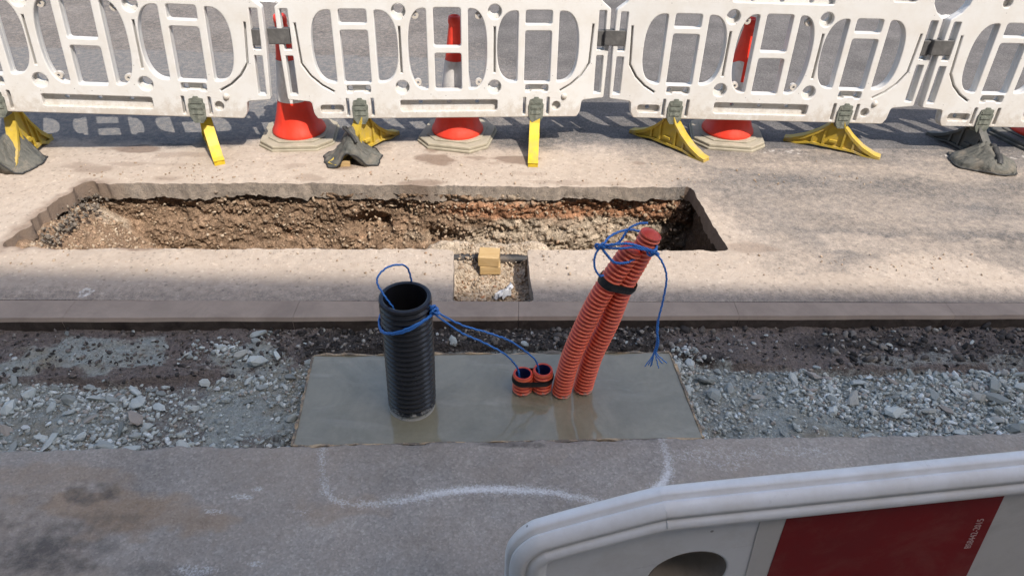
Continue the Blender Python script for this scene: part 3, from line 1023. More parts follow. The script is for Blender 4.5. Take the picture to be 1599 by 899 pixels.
# narrow trench: floor, walls, ridge and slot -----------------------------
def tr_floor(x, y):
    base = -0.52 + 0.035 * fbm(x * 5, y * 5, seed=151)
    slope = sstep(-1.72, -2.30, x + 0.10 * (y - near(x)))
    base = base + slope * (0.44 + 0.03 * fbm(x * 8, y * 8, seed=152))
    # spoil under the slot runs out into the trench and drops off
    inslot = sstep(-0.42, -0.26, x) * sstep(0.20, 0.08, x)
    ym = y - near(x)
    shelf = -0.135 + 0.02 * fbm(x * 9, y * 9, seed=153) + 0.05 * sstep(0.0, -0.30, ym) * 0
    ridge = 0.085 * np.exp(-((ym - 0.13) / 0.05) ** 2)
    wide = sstep(-0.75, -0.35, x) * sstep(0.45, 0.12, x)
    wall = sstep(0.26, 0.15, ym)
    z = base * (1 - wide * wall) + (shelf + ridge) * wide * wall
    return z + 0.006 * fbm(x * 30, y * 30, seed=154)


xs = np.arange(-2.42, 1.10, 0.012)
vs = np.arange(-0.42, 0.70, 0.012)
X, T = np.meshgrid(xs, vs)
Y = near(X) + T
Z = tr_floor(X, Y)
f1, f2, cid = worley(X * 22, Y * 22, Z * 22, 161)
Z = Z + 0.010 * (0.5 - f1) * (0.4 + 0.6 * vnoise(X * 7, Y * 7, seed=162))
keep = (T > 0.0) | ((X > -0.33) & (X < 0.16))
F = grid_faces(len(vs), len(xs))
F = F[keep.ravel()[F].all(1)]
grey = 0.25 + 0.75 * sstep(-0.5, -0.3, X) + 0.1 * fbm(X * 6, Y * 6, seed=163)
grey = np.where(X < -1.6, 0.22 + 0.5 * fbm(X * 5, Y * 7, seed=164), grey)
zero = np.zeros_like(X)
me = mesh_from('trench', np.stack([X, Y, Z], -1).reshape(-1, 3), F, True, dict(grey=grey.ravel(), red=zero.ravel(), end_shade=zero.ravel(), cell=(0.4 + 0.35 * cid).ravel()))
trench = link('trench', me, MAT['trench'])
trench['kind'] = 'structure'

# far wall of the trench
xs = np.arange(-2.40, 1.06, 0.0062)
ds = np.arange(0.05, 0.66, 0.0062)
X, Dp = np.meshgrid(xs, ds)
wx, wz = X * 15 + 0.7 * fbm(X * 8, Dp * 8, seed=171), Dp * 19 + 0.7 * fbm(X * 8, Dp * 8, seed=172)
f1, f2, cid = worley(wx, wz, wx * 0, 173)
g1, g2, cid2 = worley(wx * 2.6, wz * 2.6, wx * 0, 174)
big = fbm(X * 3.2, Dp * 6, seed=175)
side = sstep(-0.7, 0.2, X)
disp = 0.018 + 0.034 * big + 0.034 * (0.55 - f1) * np.clip(0.5 + 0.8 * vnoise(X * 4, Dp * 4, seed=176), 0, 1) + 0.018 * (0.5 - g1) + 0.008 * fbm(X * 45, Dp * 45, seed=177) + 0.006 * vnoise(X * 120, Dp * 120, seed=187)
disp += 0.05 * sstep(0.20, 0.60, Dp) - 0.085 * sstep(0.0, 0.5, vnoise(X * 5.1, Dp * 3, seed=178)) * np.exp(-((Dp - 0.31 - 0.05 * vnoise(X * 3, X * 0, seed=2)) / 0.05) ** 2) * sstep(0.3, -0.5, X)
disp -= 0.016 * np.exp(-((Dp - 0.095) / 0.012) ** 2) * (0.3 + 0.7 * np.clip(vnoise(X * 6, X * 0, seed=179) + 0.3, 0, 1))
Y = far(X) + 0.036 - disp
band = np.exp(-((Dp - 0.155 - 0.02 * vnoise(X * 4, X * 0, seed=180)) / (0.045 + 0.03 * sstep(0.2, 0.8, X))) ** 2)
red = 0.28 * sstep(-0.9, 0.0, X) * sstep(0.30, 0.12, Dp) + band * sstep(-1.0, 0.1, X + 0.25 * vnoise(X * 5, Dp * 8, seed=181)) * 0.95 + 0.35 * blob(X, Dp, -1.0, 0.33, 0.35, 0.03, 182) + 0.4 * blob(X, Dp, -0.65, 0.25, 0.12, 0.025, 183)
grey = 0.05 + 0.62 * side + 0.30 * fbm(X * 5, Dp * 9, seed=184) + 0.2 * sstep(0.2, 0.3, Dp) * side
end_shade = 0.8 * sstep(0.80, 0.92, X + 0.10 * Dp + 0.06 * vnoise(X * 9, Dp * 9, seed=185))  # shadow at the right end painted into the wall colour
tone = 0.55 * cid + 0.45 * cid2
me = mesh_from('trench_wall', np.stack([X, Y, -Dp], -1).reshape(-1, 3), grid_faces(len(ds), len(xs))[:, ::-1], False, dict(grey=grey.ravel(), red=red.ravel(), end_shade=end_shade.ravel(), cell=tone.ravel()))
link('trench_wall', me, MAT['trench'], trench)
# end wall on the right and the hidden near wall
vs = np.arange(-0.03, 0.68, 0.010)
ds = np.arange(0.04, 0.66, 0.010)
T, Dp = np.meshgrid(vs, ds)
xe = np.interp(T, [-0.05, 0, 0.35, 0.63, 0.7], [1.022, 1.022, 0.985, 0.955, 0.955])
Xw = xe + 0.030 - 0.02 * fbm(T * 8, Dp * 8, seed=191) - 0.022 * (0.5 - worley(T * 20, Dp * 20, T * 0, 192)[0])
Yw = near(xe) + T
o1 = np.ones_like(T)
me = mesh_from('trench_wall', np.stack([Xw, Yw, -Dp], -1).reshape(-1, 3), grid_faces(len(ds), len(vs)), False, dict(grey=0 * o1.ravel(), red=0 * o1.ravel(), end_shade=0.85 * o1.ravel(), cell=0.5 * o1.ravel()))  # end wall's shade painted into its colour
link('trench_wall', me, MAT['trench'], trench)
for xa, xb in ((-2.42, -0.27), (0.06, 1.06)):
    xs = np.arange(xa, xb, 0.02)
    ds = np.arange(0.04, 0.66, 0.02)
    X, Dp = np.meshgrid(xs, ds)
    Y = near(X) - 0.030 + 0.02 * fbm(X * 7, Dp * 7, seed=195)
    o1 = np.ones_like(X)
    me = mesh_from('trench_wall', np.stack([X, Y, -Dp], -1).reshape(-1, 3), grid_faces(len(ds), len(xs)), False, dict(grey=0.4 * o1.ravel(), red=0 * o1.ravel(), end_shade=0 * o1.ravel(), cell=0.5 * o1.ravel()))
    link('trench_wall', me, MAT['trench'], trench)
for xa, y0, y1 in ((-0.262, -0.01, 0.41), (0.082, -0.01, 0.41)):
    ys = np.arange(0, 0.42, 0.014)
    ds = np.arange(0.04, 0.30, 0.014)
    T, Dp = np.meshgrid(ys, ds)
    xx = (-0.249 - 0.06 * T - 0.012 if xa < 0 else 0.092 - 0.066 * T + 0.012) + 0.008 * fbm(T * 12, Dp * 12, seed=197)
    me = mesh_from('trench_wall', np.stack([xx, kerb_b(xx) + T, -Dp], -1).reshape(-1, 3), grid_faces(len(ds), len(ys)), False, dict(grey=0.5 * (T * 0 + 1).ravel(), red=0 * T.ravel(), end_shade=0 * T.ravel(), cell=(0.5 + 0 * T).ravel()))
    link('trench_wall', me, MAT['trench'], trench)
# stones in the far wall and loose rubble
r = np.random.default_rng(201)
for i in range(18):
    x = r.uniform(-1.9, 0.92)
    d = r.uniform(0.12, 0.40)
    put_stone(trench, RUB, x, far(x) + 0.012 - 0.05 * float(sstep(0.20, 0.60, d)) - 0.01 * r.random(), -d, r.uniform(0.016, 0.036), 1.2)
for i in range(36):
    x = r.uniform(-0.24, 0.07)
    y = r.uniform(kerb_b(0) + 0.03, near(0) - 0.08)
    put_stone(trench, RUB, x, y, float(tr_floor(np.array(x), np.array(y))) + 0.008, r.uniform(0.012, 0.032), 0.6)
n = 2600
x = r.uniform(-0.26, 0.085, n)
y = kerb_b(x) + r.uniform(0.01, 0.52, n)
s = 0.003 + 0.016 * r.random(n) ** 2.5
p1 = np.stack([x, y, tr_floor(x, y) + s * 0.2 + 0.022 * np.exp(-((y - 2.722) / 0.02) ** 2) * r.random(n)], -1)
n = 2600
x2 = r.uniform(-2.30, -1.7, n)
y2 = near(x2) + r.uniform(0.02, 0.56, n)
s2 = 0.004 + 0.022 * r.random(n) ** 3
p2 = np.stack([x2, y2, tr_floor(x2, y2) + s2 * 0.2], -1)
n = 3000
x3 = r.uniform(-2.2, 0.98, n)
d3 = r.uniform(0.09, 0.46, n)
s3 = 0.004 + 0.024 * r.random(n) ** 5
p3 = np.stack([x3, far(x3) + 0.018 - 0.05 * sstep(0.20, 0.60, d3) - 0.034 * fbm(x3 * 3.2, d3 * 6, seed=175) - 0.008, -d3], -1)
bulk('rubble', np.concatenate([p1, p2, p3]), np.concatenate([s, s2, s3]), MAT['rubble_bits'], trench, 1.0)
# broken black surfacing along the ragged left end
n = 420
t = r.random(n)
x4 = -2.30 + 0.10 * r.random(n) + 0.03 * r.normal(size=n) * t
y4 = near(-2.3) + 0.02 + 0.60 * t
s4 = 0.006 + 0.024 * r.random(n) ** 3
bulk('broken_surfacing', np.stack([x4, y4, -0.055 + 0.05 * (r.random(n) - 0.4) * (x4 < -2.22) - 0.02], -1), s4, MAT['broken'], trench, 0.9)
# crumbs of soil on the road round the trench
n = 1100
x5 = r.uniform(-2.5, 2.2, n)
y5 = np.where(r.random(n) < 0.6, far(x5) + np.abs(r.normal(0, 0.14, n)) + 0.02, near(x5) - np.abs(r.normal(0, 0.10, n)) - 0.02)
k = (hole_sd(x5, y5) > 0.012) & (y5 > kerb_b(x5) + 0.03)
x5, y5 = x5[k], y5[k]
s5 = 0.003 + 0.013 * r.random(len(x5)) ** 4
bulk('crumbs', np.stack([x5, y5, s5 * 0.25 + 0.002], -1), s5, MAT['rubble_bits'], trench, 0.6)

# building behind the camera whose roof edge throws the shade on the near half -------------
BH = 11.0
BY = 2.345 - SUN.y / SUN.z * -BH
house = empty('brick_house', (3.6, BY, 0))
tag(house, 'long three storey brick house that shades the near half of the works', 'house')
WINX = [-13 + 2.9 * i for i in range(10)]
bm = bmesh.new()
bm_box(bm, (-16, -7, 0), (16, 0, BH - 0.12))
bm_done(bm, 'wall', MAT['brick'], house)
bm = bmesh.new()
bm_box(bm, (-16.06, -7.06, BH - 0.12), (16.06, 0.06, BH))
bm_done(bm, 'coping', MAT['coping'], house)
for zz in (0.95, 4.3, 7.6):
    for i, wx in enumerate(WINX):
        if zz < 1 and i == 5:
            bm = bmesh.new()
            bm_box(bm, (wx - 0.5, 0.002, 0), (wx + 0.5, 0.07, 2.15))
            bm_done(bm, 'door', MAT['cone_dark_red'], house)
            continue
        bm = bmesh.new()
        for lo, hi in (((-.6, 0), (-.53, 1.5)), ((.53, 0), (.6, 1.5)), ((-.53, 1.43), (.53, 1.5)), ((-.53, 0), (.53, .07)), ((-.53, .72), (.53, .78))):
            bm_box(bm, (wx + lo[0], 0.002, zz + lo[1]), (wx + hi[0], 0.06, zz + hi[1]))
        w = bm_done(bm, 'window', MAT['frame'], house)
        bm = bmesh.new()
        bm_box(bm, (wx - .53, 0.004, zz + .07), (wx + .53, 0.02, zz + 1.43))
        bm_done(bm, 'pane', MAT['glass'], w)

# ------------------------------------------------------------------ white barriers
def rounded(pts, r, seg=5):
    """polygon with rounded corners; pts may carry their own radius as a third value"""
    out = []
    n = len(pts)
    for i in range(n):
        p0, p1, p2 = [np.array(pts[(i + k) % n][:2], float) for k in (-1, 0, 1)]
        rr = pts[i][2] if len(pts[i]) > 2 else r
        a, b = p0 - p1, p2 - p1
        la, lb = np.linalg.norm(a), np.linalg.norm(b)
        a, b = a / la, b / lb
        ang = math.acos(max(-1, min(1, float(a @ b))))
        d = min(rr / math.tan(ang / 2), la * 0.49, lb * 0.49) if ang < 3.1 else 0
        if d < 1e-5:
            out.append(tuple(p1))
            continue
        q0, q2 = p1 + a * d, p1 + b * d
        for k in range(seg + 1):
            t = k / seg
            out.append(tuple((1 - t) ** 2 * q0 + 2 * t * (1 - t) * p1 + t * t * q2))
    return out


def rect(x0, y0, x1, y1, r=0.01):
    return rounded([(x0, y0), (x1, y0), (x1, y1), (x0, y1)], r)


def circle(x, y, r, n=18):
    return [(x + r * math.cos(2 * math.pi * k / n), y + r * math.sin(2 * math.pi * k / n)) for k in range(n)]


def slit(pts, w):
    p = np.array(pts, float)
    tg = np.gradient(p, axis=0)
    tg /= np.linalg.norm(tg, axis=1)[:, None]
    nn = np.stack([-tg[:, 1], tg[:, 0]], 1)
    return [tuple(q) for q in p + nn * w / 2] + [tuple(q) for q in (p - nn * w / 2)[::-1]]


def plate(outline, holes, d0, d1, bevel):
    """flat plate with holes in x-z, thickness from y=d0 to y=d1, rounded edges"""
    cu = bpy.data.curves.new('plate', 'CURVE')
    cu.dimensions = '2D'
    cu.fill_mode = 'BOTH'
    for poly in [outline] + holes:
        sp = cu.splines.new('POLY')
        sp.points.add(len(poly) - 1)
        for q, p in zip(sp.points, poly):
            q.co = (p[0], p[1], 0, 1)
        sp.use_cyclic_u = True
    half = abs(d1 - d0) / 2
    cu.extrude = half - bevel
    cu.bevel_depth = bevel
    cu.bevel_resolution = 3
    cu.offset = -bevel
    ob = bpy.data.objects.new('plate', cu)
    COL.objects.link(ob)
    dg = bpy.context.evaluated_depsgraph_get()
    me = bpy.data.meshes.new_from_object(ob.evaluated_get(dg))
    bpy.data.objects.remove(ob)
    bpy.data.curves.remove(cu)
    mid = (d0 + d1) / 2
    me.transform(Matrix(((1, 0, 0, 0), (0, 0, -1, mid), (0, 1, 0, 0), (0, 0, 0, 1))))
    return me


def join_meshes(name, meshes, smooth_angle=None):
    bm = bmesh.new()
    for m in meshes:
        bm.from_mesh(m)
        bpy.data.meshes.remove(m)
    bmesh.ops.recalc_face_normals(bm, faces=bm.faces)
    me = bpy.data.meshes.new(name)
    bm.to_mesh(me)
    bm.free()
    return me


VC, VT = 0.371, 0.742       # mid height and top of the panel


def window(cx, v0, v1, hw, cross, ch=0.036):
    """a stadium opening split by two uprights and a cross bar: side, side, upper, lower openings"""
    ci, co = 0.073, 0.112
    hs = []
    R = 0.115
    vm, vh = (v0 + v1) / 2, (v1 - v0) / 2 - 0.004
    for s in (-1, 1):
        pts = []
        for k in range(29):
            a = -math.pi / 2 + math.pi * k / 28
            sa, ca = math.sin(a), max(math.cos(a), 0.0)
            pts.append((cx + s * (co + 0.012 + (hw - co - 0.012) * ca ** 0.80), vm + vh * math.copysign(abs(sa) ** 0.80, sa)))
        pts += [(cx + s * (co + 0.003), vm + vh - 0.003), (cx + s * co, vm + vh - 0.012), (cx + s * co, vm - vh + 0.012), (cx + s * (co + 0.003), vm - vh + 0.003)]
        hs.append(pts)
    hs.append(rect(cx - ci, v0, cx + ci, cross - ch / 2, 0.014))
    hs.append(rect(cx - ci, cross + ch / 2, cx + ci, v1, 0.014))
    return hs


def sym(polys):
    """the same openings turned half round about the middle of the panel"""
    return [[(-x, 2 * VC - y) for x, y in p] for p in polys]


def make_panel():
    half = [(-0.735, 0.0, 0.02), (0.735, 0.0, 0.02), (0.752, 0.03, 0.02), (0.760, 0.095, 0.02), (0.885, 0.108, 0.012), (0.893, 0.40, 0.01), (0.890, 0.585, 0.02), (0.842, 0.622, 0.02),
            (0.815, 0.66, 0.02), (0.800, VT, 0.03), (-0.800, VT, 0.03), (-0.815, 0.66, 0.02), (-0.842, 0.622, 0.02), (-0.890, 0.585, 0.02), (-0.893, 0.40, 0.01), (-0.885, 0.108, 0.012), (-0.760, 0.095, 0.02), (-0.752, 0.03, 0.02)]
    outline = rounded(half, 0.02)
    thr = window(0.0, 0.157, 0.585, 0.213, VC) + window(-0.496, 0.195, 0.575, 0.226, 0.487, 0.034) + window(0.496, 0.195, 0.575, 0.226, 0.487, 0.034)
    rnd = []
    for s in (-1, 1):
        a, b = sorted((s * 0.826, s * 0.866))
        thr += [rect(a, 0.135, b, 0.340, 0.006), rect(a, 0.372, b, 0.575, 0.006)]
        rnd += [circle(s * 0.256, 0.172, 0.037, 24), circle(s * 0.256, 0.566, 0.037, 24)]
        for q in (-1, 1):
            a, b = sorted((s * 0.496 + q * 0.060, s * 0.496 + q * 0.076))
            thr.append(rect(a, 0.016, b, 0.112, 0.006))
    dog = []
    for s in (-1, 1):
        c = s * 0.496
        dog.append(rounded([(c - 0.065, 0.143), (c - 0.035, 0.143), (c - 0.028, 0.153), (c + 0.028, 0.153), (c + 0.035, 0.143), (c + 0.065, 0.143), (c + 0.065, 0.183), (c - 0.065, 0.183)], 0.012))
    blind = []
    long_slot = rounded([(-0.273, 0.040), (0.273, 0.040), (0.273, 0.096), (0.262, 0.100), (0.20, 0.100), (-0.20, 0.100), (-0.262, 0.100), (-0.273, 0.096)], 0.018)
    short = rect(-0.735 + 0.02, 0.035, -0.588, 0.076, 0.018)
    blind += [long_slot, short, circle(0.612, 0.065, 0.024)]
    up = sym([long_slot, short, circle(0.612, 0.065, 0.024)])
    thin = []
    for s in (-1, 1):
        thin.append(slit([(s * 0.256, 0.25), (s * 0.256, 0.37), (s * 0.256, 0.49)], 0.011))
        thin.append(slit([(s * 0.797, 0.505), (s * 0.792, 0.40), (s * 0.787, 0.30), (s * 0.745, 0.235), (s * 0.69, 0.185), (s * 0.630, 0.150)], 0.010))
    front_l = plate(outline, thr + rnd + dog + blind + up + thin, -0.032, 0.002, 0.006)
    dots = [circle(u, 0.088, 0.012, 10) for u in (-0.16, 0.0, 0.16)] + [circle(s * 0.496 + q * 0.048, 0.163, 0.014, 10) for s in (-1, 1) for q in (-1, 1)] + [circle(-0.652, 0.058, 0.012, 10)]
    dots += [circle(q * 0.256, v + 0.013, 0.026, 16) for q in (-1, 1) for v in (0.172, 0.566)]
    back_l = plate(outline, thr + dots + sym(dots[:3] + [dots[7]]), 0.0, 0.026, 0.005)
    return join_meshes('panel', [front_l, back_l])


PANEL = make_panel()
PANEL.materials.append(MAT['white'])
for p in PANEL.polygons:
    p.use_smooth = False


def ring_mesh(name, R, r0, d):
    prof = [(r0, -d), (R, -d), (R + 0.0008, -d + 0.002), (R + 0.0008, d), (r0, d), (r0, -d)]
    v, f = lathe(prof, 18)
    return mesh_from(name, [(x, z, y) for x, y, z in v], f)


EYE = ring_mesh('eyelet', 0.019, 0.007, 0.012)
EYE.materials.append(MAT['white'])
bm = bmesh.new()
bm_box(bm, (-0.056, -0.036, -0.040), (0.056, 0.022, 0.040))
bmesh.ops.bevel(bm, geom=list(bm.edges), offset=0.003, segments=1, affect='EDGES')
CLIP = bpy.data.meshes.new('hinge_clip')
bm.to_mesh(CLIP)
bm.free()
CLIP.materials.append(MAT['clip'])
v, f = lathe([(0.0, -0.014), (0.010, -0.013), (0.016, -0.006), (0.018, 0.0)], 14)
PEG = mesh_from('peg', [(x, z, y) for x, y, z in v], f, True)
PEG.materials.append(MAT['white'])
bm = bmesh.new()
bm_prism(bm, rounded([(-0.040, 0.0), (-0.022, -0.03), (0.022, -0.03), (0.040, 0.0), (0.043, 0.075), (0.036, 0.082), (0.036, 0.104), (0.015, 0.107), (0.012, 0.116), (-0.012, 0.116), (-0.016, 0.106), (-0.036, 0.102), (-0.038, 0.080), (-0.044, 0.072)], 0.004, 2), -0.040, 0.030)
for k in (0.02, 0.05, 0.078):
    bm_box(bm, (-0.030, -0.044, k), (0.030, -0.039, k + 0.014))
bmesh.ops.recalc_face_normals(bm, faces=bm.faces)
SOCKET = bpy.data.meshes.new('socket_block')
bm.to_mesh(SOCKET)
bm.free()
SOCKET.materials.append(MAT['moss'])


def foot_mesh(name, mat, L=0.275, H=0.195):
    """gull-wing foot: a web with a thick upper rib, a foot rib and stiffeners"""
    bm = bmesh.new()
    top = [(-L, 0.022), (-L * 0.86, 0.030), (-L * 0.60, 0.062), (-L * 0.36, 0.108), (-L * 0.17, 0.158), (-0.030, H)]
    top = top + [(-x, z) for x, z in top[::-1]]
    bot = [(L, 0.0), (L * 0.72, 0.0), (L * 0.45, 0.018), (-L * 0.45, 0.018), (-L * 0.72, 0.0), (-L, 0.0)]
    bm_prism(bm, [(x * 0.985, z - 0.005) for x, z in top] + [(x * 0.985, z + 0.003) for x, z in bot], -0.013, 0.013)
    inner_t = [(x * 0.955, z - 0.016 if abs(x) < L * 0.9 else z - 0.014) for x, z in top]
    n = len(top)
    for i in range(n - 1):
        bm_prism(bm, [top[i], top[i + 1], inner_t[i + 1], inner_t[i]], -0.029, 0.029)
    for i in range(len(bot) - 1):
        a, b = bot[i], bot[i + 1]
        bm_prism(bm, [(a[0], a[1]), (b[0], b[1]), (b[0], b[1] + 0.012), (a[0], a[1] + 0.012)], -0.028, 0.028)
    for x in (-L * 0.42, -0.055, 0.055, L * 0.42):
        zt = np.interp(abs(x), [0.03, L * 0.17, L * 0.36, L * 0.6], [H, 0.158, 0.108, 0.062]) - 0.012
        bm_prism(bm, [(x - 0.006, 0.026), (x + 0.006, 0.026), (x + 0.006, zt), (x - 0.006, zt)], -0.026, 0.026)
    for s in (-1, 1):
        bm_box(bm, (-0.022, -0.031 if s < 0 else 0.013, 0.055), (0.022, -0.013 if s < 0 else 0.031, 0.068))
    bmesh.ops.recalc_face_normals(bm, faces=bm.faces)
    me = bpy.data.meshes.new(name)
    bm.to_mesh(me)
    bm.free()
    me.materials.append(mat)
    return me


FOOT = foot_mesh('foot', MAT['yellow'])
FOOT_D = foot_mesh('foot', MAT['yellow_dirty'])
FOOT_G = foot_mesh('foot', MAT['dark_base'])

BARRIERS = [
    # x, y, z, lean back, tilt in plane, turn; feet: (u, direction of the foot, mesh)
    ((-2.23, 3.481, .272, .101, -.063, .14), [(-.496, -1.48, FOOT_D), (.496, -1.06, FOOT)], 'white plastic barrier at far left, standing tilted beside the leftmost sandbag'),
    ((-.384, 3.723, .197, .139, -.011, .112), [(-.496, -2.12, FOOT_D), (.496, -1.60, FOOT)], 'white plastic barrier with two cones showing below it, middle of the row'),
    ((1.413, 3.83, .181, .098, -.009, .021), [(-.496, -0.80, FOOT_D), (.496, -0.475, FOOT_D)], 'white plastic barrier on two splayed yellow feet, a torn cone behind it'),
    ((3.222, 3.856, .171, .095, -.005, .033), [(-.496, -1.19, FOOT_G), (.496, -1.5, FOOT_G)], 'white plastic barrier at far right on a dark grey foot with a sandbag'),
]
for (x, y, z, lean, tilt, turn), feet, lab in BARRIERS:
    b = empty('road_barrier', (x, y, 0), turn)
    tag(b, lab, 'barrier', 'white barriers along the road')
    Lp = Matrix.Translation((0, 0, z)) @ Matrix.Rotation(-lean, 4, 'X') @ Matrix.Rotation(-tilt, 4, 'Y')

    def part(name, me, u=0, v=0, d=0.0):
        o = link(name, me, None, b)
        o.matrix_local = Lp @ Matrix.Translation((u, d, v))
        return o
    part('panel', PANEL)
    for u in (-0.165, 0.165):
        for v in (0.195, 0.545):
            part('eyelet', EYE, u * 1.03, v)
    part('peg', PEG, 0.655, 0.118, -0.032)
    part('hinge_clip', CLIP, -0.886, 0.440)
    part('hinge_clip', CLIP, 0.846, 0.432).scale = (0.36, 0.9, 1.0)
    for u, ang, fm in feet:
        q = Lp @ Vector((u, 0, 0))
        fo = link('foot', fm, None, b)
        h = q.z
        fo.location = (q.x, q.y + (0.07 if z > 0.25 else 0.0), 0.0)
        fo.rotation_euler = (0, 0, ang - turn)
        fo.scale = (0.78 if z > 0.25 else 1.0, 1.0, (h + 0.015) / 0.195)
        so = part('socket_block', SOCKET, u, 0.0)

# ------------------------------------------------------------------ cones
def cone(loc, rz, label, base_mat, dark=False, scale=1.0, torn=False, lean=(0, 0)):
    c = empty('traffic_cone', loc, rz)
    c.rotation_euler = (lean[0], lean[1], rz)
    c.scale = (scale,) * 3
    tag(c, label, 'traffic cone', 'cones behind the barriers')
    bm = bmesh.new()
    def octo(w, k):
        return [(-w, -w + k), (-w + k, -w), (w - k, -w), (w, -w + k), (w, w - k), (w - k, w), (-w + k, w), (-w, w - k)]
    bm_prism(bm, octo(0.218, 0.090), 0.0, 0.017, 'Z')
    bm_prism(bm, octo(0.210, 0.086), 0.017, 0.036, 'Z')
    bm_prism(bm, octo(0.165, 0.068), 0.036, 0.044, 'Z')
    bm_done(bm, 'base', base_mat, c, False, 0.004, 1)
    body = [(0.150, 0.040), (0.156, 0.050), (0.154, 0.062), (0.140, 0.085), (0.127, 0.12), (0.112, 0.17), (0.101, 0.21), (0.097, 0.225), (0.094, 0.24)]
    upper = [(0.094, 0.24), (0.060, 0.47), (0.057, 0.49), (0.034, 0.655), (0.033, 0.665), (0.036, 0.672), (0.036, 0.690), (0.032, 0.708), (0.024, 0.712), (0.020, 0.70)]
    v, f = lathe(body + upper[1:], 40)
    link('cone_body', mesh_from('cone_body', v, f, True), MAT['cone_dark_red'] if dark else MAT['cone_red'], c)
    # reflective sleeve, slightly proud, its lower edge torn on the worn cone
    N, K = 40, 12
    v, f = [], []
    for i in range(K):
        zz = 0.245 + (0.475 - 0.245) * i / (K - 1)
        rr = np.interp(zz, [0.24, 0.47, 0.49], [0.094, 0.060, 0.057]) + 0.0022
        for k in range(N):
            a = 2 * math.pi * k / N
            z2 = zz + (0.012 * math.sin(3 * a + 1) if torn and i == K - 1 else 0)
            v.append((rr * math.cos(a), rr * math.sin(a), z2))
    for i in range(K - 1):
        for k in range(N):
            a = 360 * k / N
            if torn and ((190 < a < 242 and i < 6) or (268 < a < 290 and 5 < i)):
                continue
            f.append((i * N + k, i * N + (k + 1) % N, (i + 1) * N + (k + 1) % N, (i + 1) * N + k))
    link('reflective_sleeve', mesh_from('reflective_sleeve', v, f, True), MAT['sleeve'], c)
    return c


cone((-1.30, 3.83, 0), 0.10, 'red traffic cone on a beige base at the gap between the two left barriers', MAT['cone_base'])
cone((-0.354, 3.887, 0), -0.18, 'red traffic cone behind the middle barrier, seen through its centre window', MAT['cone_base'])
cone((1.307, 3.985, 0), -0.12, 'red traffic cone with a torn reflective sleeve behind the right barrier', MAT['cone_base'], False, 1.0, True)
cone((3.30, 4.07, 0), 0.35, 'traffic cone on a dark rubber base, cut off by the right edge', MAT['dark_base'], False, 1.15)


# ------------------------------------------------------------------ sandbags
def pillow(name, sx, sy, h, seed, ridge=None, nu=46, nv=36, hollow=0.0):
    """a slack bag: flat underneath, lumpy and creased on top"""
    u = np.linspace(-1, 1, nu)
    v_ = np.linspace(-1, 1, nv)
    U, Vv = np.meshgrid(u, v_)
    ex = (np.abs(U) ** 4.5 + np.abs(Vv) ** 4.5)
    body = np.clip(1 - ex, 0, 1) ** 0.42
    X = U * sx * (1 - 0.10 * Vv ** 2) + 0.012 * fbm(U * 2, Vv * 2, seed=seed)
    Y = Vv * sy * (1 - 0.10 * U ** 2) + 0.012 * fbm(U * 2, Vv * 2, seed=seed + 1)
    crease = np.abs(vnoise(U * 3.2 + Vv * 1.2, Vv * 2.2 - U * 0.8, seed=seed + 2))
    top = h * body * (0.85 + 0.14 * fbm(U * 1.6, Vv * 1.6, seed=seed + 3)) - 0.22 * h * body * np.exp(-(crease / 0.10) ** 2) + 0.035 * h * fbm(U * 7, Vv * 7, seed=seed + 4) * body
    if ridge:
        rh, rw, drop = ridge
        top = top + rh * np.exp(-(U / rw) ** 2) * np.interp(Vv, [-1, 0.2, 1], [drop, 1, 1.1])
    low = np.zeros_like(top) + 0.006
    if hollow:
        low = low + hollow * np.exp(-((U + 0.15) / 0.34) ** 2) * sstep(0.3, -1.0, Vv)
    top = np.maximum(top, low + 0.004)
    A = np.stack([X, Y, top], -1).reshape(-1, 3)
    B = np.stack([X, Y, low - 0.002], -1).reshape(-1, 3)
    n = nu * nv
    F = grid_faces(nv, nu)
    G_ = F[:, ::-1] + n
    i = np.arange(n).reshape(nv, nu)
    ring = np.concatenate([i[0, :], i[1:, -1], i[-1, -2::-1], i[-2:0:-1, 0]])
    S = np.stack([ring, np.roll(ring, -1), np.roll(ring, -1) + n, ring + n], -1)[:, ::-1]
    return mesh_from(name, np.concatenate([A, B]), np.concatenate([F, G_, S]), True)


def sandbag(loc, rz, label, *a, tilt=(0, 0), **k):
    s = empty('sandbag', loc, rz)
    s.rotation_euler = (tilt[0], tilt[1], rz)
    tag(s, label, 'sandbag', 'sandbags on the barrier feet')
    bm_ = link('bag', pillow('bag', *a, **k), MAT['bag'], s).data
    n_, w_ = 46, 36
    i_ = np.arange(n_ * w_).reshape(w_, n_)
    rg = np.concatenate([i_[0, :], i_[1:, -1], i_[-1, -2::-1], i_[-2:0:-1, 0]])
    co_ = np.array([v.co[:] for v in bm_.vertices])[rg]
    co_[:, 2] = np.maximum(co_[:, 2], 0.006)
    sv, sf = sweep(co_, 0.0045, 6, False, True)
    link('seam', mesh_from('seam', sv, sf, True), MAT['strap'], s)
    return s


